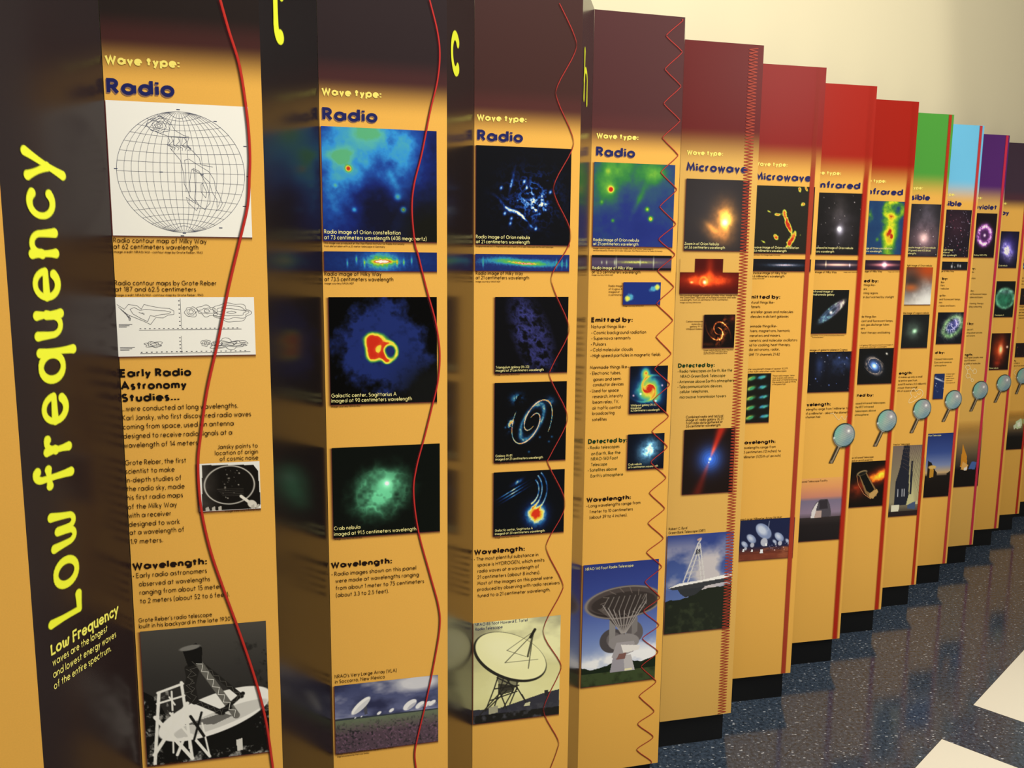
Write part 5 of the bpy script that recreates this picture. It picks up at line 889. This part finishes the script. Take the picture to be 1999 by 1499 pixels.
def picture(pl, recipe, u0, z0, u1, z1, ext, step, seed, cut=None):
    w, h = u1-u0, z1-z0
    uf = u0-ext*w
    nx, ny = max(12, int((u1-uf)/step)), max(10, int(h/step))
    c = Cv(nx, ny, w/h, seed); c.X = c.X*(1+ext)-ext
    globals()['p_'+recipe](c)
    us = np.linspace(uf, u1, nx); zs = np.linspace(z1, z0, ny)
    al = np.ones((ny, nx))
    if cut:                                                          # cross-shaped print: only the middle reaches the top
        a, b, zt = cut; al = np.where((zs[:, None] > zt) & ((us[None, :] < a) | (us[None, :] > b)), 0., 1.)
    rgb = s2l(np.clip(c.im, 0, 1))
    # the soft reddish drop shadow printed along the left and lower edges
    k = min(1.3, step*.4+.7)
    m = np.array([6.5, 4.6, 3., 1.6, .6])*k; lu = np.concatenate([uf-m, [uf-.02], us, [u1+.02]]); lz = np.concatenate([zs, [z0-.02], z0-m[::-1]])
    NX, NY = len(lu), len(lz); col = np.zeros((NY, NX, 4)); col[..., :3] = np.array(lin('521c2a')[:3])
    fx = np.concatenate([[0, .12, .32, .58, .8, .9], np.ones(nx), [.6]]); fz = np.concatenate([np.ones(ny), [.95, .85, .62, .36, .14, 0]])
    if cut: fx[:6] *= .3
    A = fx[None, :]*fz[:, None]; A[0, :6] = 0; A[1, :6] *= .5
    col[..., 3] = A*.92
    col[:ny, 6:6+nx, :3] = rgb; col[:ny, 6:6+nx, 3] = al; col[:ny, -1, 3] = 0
    if recipe in ('uv_sat', 'chandra'):
        col[:ny, 6:6+nx, 3] = np.clip(np.linspace(0, 1, ny)*4, 0, 1)[:, None]; col[:ny, :6, 3] = 0
    U, Z = np.meshgrid(lu, lz)
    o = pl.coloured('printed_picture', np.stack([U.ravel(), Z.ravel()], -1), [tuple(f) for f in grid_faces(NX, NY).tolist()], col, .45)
    o['label'] = 'printed picture: '+PICTURE[recipe]
    by = {}
    for pts, lw, cc in c.lines: by.setdefault(cc, []).append((pts, lw))
    for cc, ls in by.items():
        V, F = [], []
        for pts, lw in ls: ribbon([(u0+x*w, z1-y*h) for x, y in pts], lw/2, V, F)
        pl.flat('line_drawing', V, F, ink(cc), .65, o)
    return o
def smooth(P, n):
    o = []
    for i in range(len(P)-1):
        p0, p1, p2, p3 = P[max(i-1, 0)], P[i], P[i+1], P[min(i+2, len(P)-1)]
        for k in range(n):
            t = k/n; o.append(tuple(.5*((2*p1[j])+(-p0[j]+p2[j])*t+(2*p0[j]-5*p1[j]+4*p2[j]-p3[j])*t*t+(-p0[j]+3*p1[j]-3*p2[j]+p3[j])*t**3) for j in (0, 1)))
    return o+[P[-1]]
def soft_ribbon(pl, name, pts, half, colr, d, parent=None, fade=False):
    """ribbon across which colour and opacity vary: half = offsets across, colr = matching (hex, alpha)"""
    V, col, n = [], [], len(pts); k = len(half)
    for i in range(n):
        a, b = pts[max(i-1, 0)], pts[min(i+1, n-1)]; l = math.hypot(b[0]-a[0], b[1]-a[1]) or 1; nx, ny = -(b[1]-a[1])/l, (b[0]-a[0])/l
        q = 1. if not fade else min(1, max(.22, 2.6*abs(b[0]-a[0])/l-.15))
        for h, (hx, al) in zip(half, colr): V.append((pts[i][0]+nx*h, pts[i][1]+ny*h)); col.append(lin(hx)[:3]+(al*q,))
    F = [(i*k+j, i*k+j+1, (i+1)*k+j+1, (i+1)*k+j) for i in range(n-1) for j in range(k-1)]
    return pl.coloured(name, V, F, col, d, parent)
def wave(pl, width, colr, pts, kind):
    P = smooth(pts, 7 if kind == 1 else 4); h = width/2
    if kind == 1:
        o = soft_ribbon(pl, 'wave_line', P, [-h, -h*.45, h*.35, h], [('9c1f1b', 1), (colr, 1), ('c23a30', 1), (colr, 1)], 1.3)
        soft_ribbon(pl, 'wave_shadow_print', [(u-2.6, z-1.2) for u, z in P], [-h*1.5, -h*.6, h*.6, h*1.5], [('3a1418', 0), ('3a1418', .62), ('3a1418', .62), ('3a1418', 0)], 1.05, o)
    else:
        o = soft_ribbon(pl, 'wave_line', P, [-h, -h*.3, h*.4, h], [('8a2420', 1), (colr, 1), ('b8443a', 1), (colr, .9)], 1.3, None, True)
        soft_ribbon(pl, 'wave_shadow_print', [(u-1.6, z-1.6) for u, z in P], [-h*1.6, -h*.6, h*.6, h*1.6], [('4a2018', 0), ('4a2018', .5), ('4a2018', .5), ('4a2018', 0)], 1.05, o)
    return o
def magnifier(pl, u, z, r, hu, hz):
    S_ = r*1.25
    # square canvas around the lens
    x0, x1, za, zb = u-S_*1.2, u+S_*1.0, z+S_, min(hz, z-S_)-4
    asp = (x1-x0)/(za-zb); nx, ny = 84, int(84/asp); c = Cv(nx, ny, asp, 7, '20302c'); H = za-zb
    cx, cy, R = (u-x0)/(x1-x0), (za-z)/H, r/H; hx, hy = (hu-x0)/(x1-x0), (za-hz)/H
    dx, dy = (hx-cx)*asp, hy-cy; l = math.hypot(dx, dy); sx, sy = cx+dx/l*R*.98/asp, cy+dy/l*R*.98
    c.px = .012
    hm = c.seg(sx, sy, hx, hy, .085*R/.24); rim = c.el(cx, cy, R*1.03, R*1.03); lens = c.el(cx, cy, R*.93, R*.93)
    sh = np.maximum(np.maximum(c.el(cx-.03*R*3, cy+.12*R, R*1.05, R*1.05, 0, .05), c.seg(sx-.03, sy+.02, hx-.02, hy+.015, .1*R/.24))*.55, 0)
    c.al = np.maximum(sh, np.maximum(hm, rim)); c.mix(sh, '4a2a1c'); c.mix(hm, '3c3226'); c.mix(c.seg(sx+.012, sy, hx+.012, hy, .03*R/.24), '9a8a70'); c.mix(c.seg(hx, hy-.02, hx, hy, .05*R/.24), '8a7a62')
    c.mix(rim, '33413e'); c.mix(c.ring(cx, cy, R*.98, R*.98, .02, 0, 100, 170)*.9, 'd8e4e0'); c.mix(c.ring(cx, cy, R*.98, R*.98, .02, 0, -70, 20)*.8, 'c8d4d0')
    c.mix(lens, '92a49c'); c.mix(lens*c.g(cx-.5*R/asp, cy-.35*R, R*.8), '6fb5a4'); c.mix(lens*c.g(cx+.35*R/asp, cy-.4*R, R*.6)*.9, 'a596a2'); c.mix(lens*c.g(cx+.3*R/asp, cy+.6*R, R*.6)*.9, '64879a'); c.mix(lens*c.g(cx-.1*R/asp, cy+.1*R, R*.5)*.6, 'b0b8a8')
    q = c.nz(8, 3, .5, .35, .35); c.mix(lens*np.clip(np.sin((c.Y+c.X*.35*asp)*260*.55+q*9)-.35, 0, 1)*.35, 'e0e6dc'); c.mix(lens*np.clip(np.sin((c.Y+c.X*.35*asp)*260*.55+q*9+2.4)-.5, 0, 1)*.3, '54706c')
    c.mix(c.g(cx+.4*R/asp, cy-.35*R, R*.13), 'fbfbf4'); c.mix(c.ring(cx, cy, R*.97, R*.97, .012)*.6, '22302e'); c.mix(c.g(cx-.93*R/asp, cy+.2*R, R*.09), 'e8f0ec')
    U, Z = np.meshgrid(np.linspace(x0, x1, nx), np.linspace(za, zb, ny)); rgb = s2l(np.clip(c.im, 0, 1))
    F = grid_faces(nx, ny); lz = (lens > .5).ravel(); al = c.al.ravel()
    col = np.concatenate([rgb.reshape(-1, 3), al[:, None]], 1); V = np.stack([U.ravel(), Z.ravel()], -1)
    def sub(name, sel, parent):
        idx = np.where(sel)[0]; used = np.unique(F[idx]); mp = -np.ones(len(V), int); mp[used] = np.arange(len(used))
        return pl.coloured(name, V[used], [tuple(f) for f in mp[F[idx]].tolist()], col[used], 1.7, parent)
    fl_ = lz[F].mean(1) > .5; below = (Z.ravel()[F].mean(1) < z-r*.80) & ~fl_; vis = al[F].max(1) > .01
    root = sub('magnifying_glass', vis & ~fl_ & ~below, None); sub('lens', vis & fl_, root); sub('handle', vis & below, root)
    return root
def zigzag(pl, half, colr, ua, ub, n):
    V, F = [], []; P = []; z = 3.; dz = (PANEL_H*1000-8)/n; ua, ub = ua+2, ub+2
    for k in range(n): P += [(ua, z+dz*k), (ub, z+dz*(k+.5))]
    for q in range(len(P)-1): ribbon([P[q], P[q+1]], half, V, F)
    return pl.flat('wave_line', V, F, ink(colr), 1.2)
def band(pl, colr, ua, ub, soft, top=None):
    w = ub-ua; s = w*soft; T = top or PANEL_H*1000-1
    V, col = [], []
    rows = ((1., 1), (1665., 1), (T, .25), (PANEL_H*1000-1, .12)) if top else ((1., 1), (T, 1))
    for z, az in rows:
        for u, al in ((ua-s*.3, 0), (ua+s*.5, 1), (ub-s*.5, 1), (min(ub+s*.3, pl.w*1000-.5), 0)): V.append((u, z)); col.append(lin(colr)[:3]+(al*.94*az,))
    return pl.coloured('wave_band', V, [(r*4+j, r*4+j+1, r*4+j+5, r*4+j+4) for r in range(len(rows)-1) for j in range(3)], col, 1.2)

# ---------------------------------------------------------------- the columns
HEAD = {0: '251d1b', 1: '251d1b', 2: '2d2224', 3: '432825', 4: '502a2b', 5: '641614', 6: '8a1912', 7: 'a52112', 8: 'a31f11', 9: '4f9e3e', 10: '72c6ee', 11: '55286f', 12: '40303d', 13: '332432', 14: '332432'}
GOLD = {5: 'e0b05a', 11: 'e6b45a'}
SIDE = {0: '241919', 1: '191414', 2: '211817', 3: '2c1e1d'}
LABEL = {
 0: 'far left panel with the yellow words Low frequency running up its dark side',
 1: 'display column headed Radio with the white Milky Way contour map and a backyard dish',
 2: 'display column headed Radio with a blue Orion constellation map and white dishes in a field',
 3: 'display column headed Radio with a cream telescope dish photo under a wavy red line',
 4: 'display column headed Radio with a red zigzag line and a dark dish against blue sky',
 5: 'maroon-topped display column headed Microwave with a dense red coil line and a tall telescope photo',
 6: 'dark red-topped display column headed Microwave with a photo of many silver dishes at night',
 7: 'bright red-topped Infrared column with a magnifying glass and a dome at sunset',
 8: 'bright red-topped Infrared column with a green and yellow nebula picture beside the green-topped column',
 9: 'green-topped Visible column with a magnifying glass and a telescope inside its dome',
 10: 'light blue-topped Visible column with a dusk sky observatory photo',
 11: 'purple-topped Ultraviolet column with a glowing pink ring galaxy',
 12: 'dark purple-topped column with a violet crab nebula, a green nebula and a red nebula',
 13: 'column at the right edge with a white satellite picture under a magnifying glass',
 14: 'last partly visible orange column at the far right edge behind the satellite column'}
BIG = {                                                              # softer display shapes for the words on the sides
 'w': (.86, [[(0, .64), AR(.2, .2, .17, .2, 180, 330), (.42, .5)], [(.42, .5), AR(.6, .2, .17, .2, 200, 330), (.86, .68)]]), 'y': (.56, [[(0, .66), (.27, .1)], [(.58, .7), (.3, .12), (.1, -.36)]]),
 'r': (.36, [[(.04, .66), (.04, 0)], [(.04, .4), AR(.26, .4, .2, .25, 175, 65)]]), 'n': (.52, [[(0, .68), (.02, 0)], [(0, .4), AR(.26, .42, .25, .25, 180, 10), (.54, 0)]]),
 'u': (.54, [[(0, .68), (0, .28), AR(.25, .26, .25, .26, 180, 340), (.52, .4)], [(.52, .68), (.54, -.02)]]), 'f': (.42, [[(.44, .98), AR(.36, .84, .16, .18, 70, 180), (.19, -.02)], [(0, .64), (.42, .66)]]),
 't': (.42, [[(.16, 1.02), (.16, .22), AR(.3, .2, .14, .2, 180, 300)], [(.02, .68), (.42, .68)]]), 'c': (.54, [[AR(.33, .33, .33, .33, 48, 312)]]), 'h': (.54, [[(.02, 1.04), (0, 0)], [(0, .38), AR(.27, .42, .26, .25, 180, 10), (.54, -.02)]])}
STEP = {1: 1.0, 2: 1.0, 3: 1.15, 4: 1.35, 5: 1.6, 6: 1.8, 7: 2.0, 8: 2.2, 9: 2.4, 10: 2.6, 11: 2.8, 12: 3.0, 13: 3.2}
def big_letters(pl, txt, u, z, cap, hw, length, up, name='side_lettering', col='e9f03a'):
    """printed display lettering with strokes that swell towards their ends"""
    S_ = []; x = 0.; gap = .27 if up else .14
    for ch in txt:
        if ch == ' ': x += .42; continue
        adv, st = BIG.get(ch) or GL[ch]
        for s_ in st: S_.append([(x+hw+px, py*(.88 if ch == 'L' else 1.)) for px, py in polyline(s_, 28)])
        x += adv+2*hw+gap
    tw = x-gap; kx = length/tw; step = 1.3 if cap > 30 else .7
    ny0, ny1, m = -.5, 1.25, .12
    NU, NV = int((tw+2*m)*kx/step), int((ny1-ny0)*cap/step)
    X, Y = np.meshgrid(np.linspace(-m, tw+m, NU), np.linspace(ny0, ny1, NV)); Xs = X*kx/cap   # work in cap heights both ways
    D = np.full(X.shape, 9.)
    for P in S_:
        P = [(a_*kx/cap, b_) for a_, b_ in P]; n = len(P); Lc = [0.]
        for q in range(1, n): Lc.append(Lc[-1]+math.hypot(P[q][0]-P[q-1][0], P[q][1]-P[q-1][1]))
        closed = math.hypot(P[0][0]-P[-1][0], P[0][1]-P[-1][1]) < 1e-3
        for q in range(1, n):
            (ax, ay), (bx, by) = P[q-1], P[q]; ux, uy = bx-ax, by-ay; l2 = ux*ux+uy*uy+1e-12
            x0, x1 = min(ax, bx)-.3, max(ax, bx)+.3; c0, c1 = np.searchsorted(Xs[0], [x0, x1]); sl = np.s_[:, c0:c1]
            tt = np.clip(((Xs[sl]-ax)*ux+(Y[sl]-ay)*uy)/l2, 0, 1); g = (Lc[q-1]+(Lc[q]-Lc[q-1])*tt)/Lc[-1]
            h = hw*(1+.22*abs(uy)/math.sqrt(l2)-.1) if closed else hw*(.86+.42*(2*np.abs(g-.5))**2)
            D[sl] = np.minimum(D[sl], np.hypot(Xs[sl]-ax-ux*tt, Y[sl]-ay-uy*tt)-h)
    al = np.clip(.5-D*cap/step*.8, 0, 1)
    U, Z = (u-Y*cap, z+X*kx) if up else (u+X*kx, z+Y*cap)
    F = grid_faces(NU, NV); F = F[al.ravel()[F].max(1) > .01]; used = np.unique(F); mp = -np.ones(NU*NV, int); mp[used] = np.arange(len(used))
    cl = np.empty((len(used), 4)); cl[:, :3] = lin(col)[:3]; cl[:, 3] = al.ravel()[used]
    return pl.coloured(name, np.stack([U.ravel()[used], Z.ravel()[used]], -1), [tuple(f) for f in mp[F].tolist()], cl, 1.0)
for i in range(15):
    A, B, A2 = AI[i], BO[i], AI[i+1]
    ang = math.atan2(B[1]-A[1], B[0]-A[0])
    root = bpy.data.objects.new('exhibit_panel', None); C.objects.link(root); root.location = (A[0], A[1], 0); root.rotation_euler = (0, 0, ang); root.empty_display_size = .1
    root['label'] = LABEL[i]; root['category'] = 'display panel'; root['group'] = 'electromagnetic spectrum display columns'
    ca, sa = math.cos(-ang), math.sin(-ang)
    loc = lambda p: np.array(((p[0]-A[0])*ca-(p[1]-A[1])*sa, (p[0]-A[0])*sa+(p[1]-A[1])*ca))
    a, b, c2 = np.zeros(2), loc(B), loc(A2)
    es = (c2-b)/np.hypot(*(c2-b)); ns = np.array((es[1], -es[0])); t = .003
    # offsets of the inner core behind the 3 mm boards
    x = b+np.array((0, t)); # intersection of y=t with the side line moved in by t
    kx = (t-(b[1]-ns[1]*t))/es[1]; bi = b-ns*t+es*kx
    ai = a+es*(t/es[1]); ci = c2-np.array((1., 0))*t*1.2-es*.008
    z0, z1 = PANEL_Z, PANEL_Z+PANEL_H
    V, F = prism([tuple(ai), tuple(bi), tuple(ci)], z0, z1); obj('column_core', V, F, BODY, root)
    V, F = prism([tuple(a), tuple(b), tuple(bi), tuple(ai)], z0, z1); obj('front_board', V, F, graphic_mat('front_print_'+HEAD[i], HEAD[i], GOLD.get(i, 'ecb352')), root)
    c2 = c2-es*.002
    V, F = prism([tuple(b), tuple(c2), tuple(ci), tuple(bi)], z0, z1); obj('side_board', V, F, side_mat('side_print_'+SIDE.get(i, '402a28'), SIDE.get(i, '402a28')), root)
    d = np.array((-.0093, .031))
    V, F = prism([tuple(a+d+np.array((.012, 0))), tuple(b+d), tuple(c2+d*.5+np.array((-.02, -.006)))], 0, z0); obj('plinth', V, F, BLACK, root)['label'] = 'black recessed plinth'
    front = Plane(root, a, b-a); side = Plane(root, b, c2-b)
    n = 0
    for it in PRINTS.get(i, []):
        n += 1; k = it[0]
        if k == 'T': lettering(front, it[1], it[2])
        elif k == 'P': picture(front, *it[1:7], STEP[i], i*20+n)
        elif k == 'X': picture(front, it[1], it[2], it[3], it[4], it[8], 0, STEP[i], i*20+n, (it[6], it[7], it[5]))
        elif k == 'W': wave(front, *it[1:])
        elif k == 'Z': zigzag(front, it[1]/2+.15, it[2], it[3], it[4], it[5])
        elif k == 'B': band(front, *it[1:], 1745. if i in (6, 7, 8) else None)
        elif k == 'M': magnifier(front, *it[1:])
        elif k == 'Q':
            V, F = [], []
            for l in it[3]: ribbon(smooth(l, 4), it[1]*1.2, V, F)
            front.flat('outline_drawing', V, F, ink(it[2]), 1.0)
    if i == 0:
        big_letters(side, 'Low frequency', 92.0, 866, 66, .08, 672, True)
        V, F = [], []
        o = big_letters(side, 'Low Frequency', 28.6, 826.5, 15, .095, 150.5, False, 'heading', 'f0ec6a')
        for u, z, w, tx in ((30, 808.6, 121, 'waves are the longest'), (29.4, 790.4, 141, 'and lowest energy waves'), (29.4, 772.8, 126.7, 'of the entire spectrum.')):
            v, f, tw = text_shape(tx, .07, 10); q = len(V); V += [(u+x_*w/tw, z+y_*11, k_) for x_, y_, k_ in v]; F += [tuple(j+q for j in g) for g in f]
        side.flat('body_text', V, F, ink('ece478'), 1.0)
    elif i == 1: big_letters(side, 't', 36, 1752, 104, .085, 45, False)
    elif i == 2: big_letters(side, 'c', 27, 1758, 100, .085, 56, False)
    elif i == 3: big_letters(side, 'h', 34, 1757, 96, .075, 70, False)
bpy.context.view_layer.update()
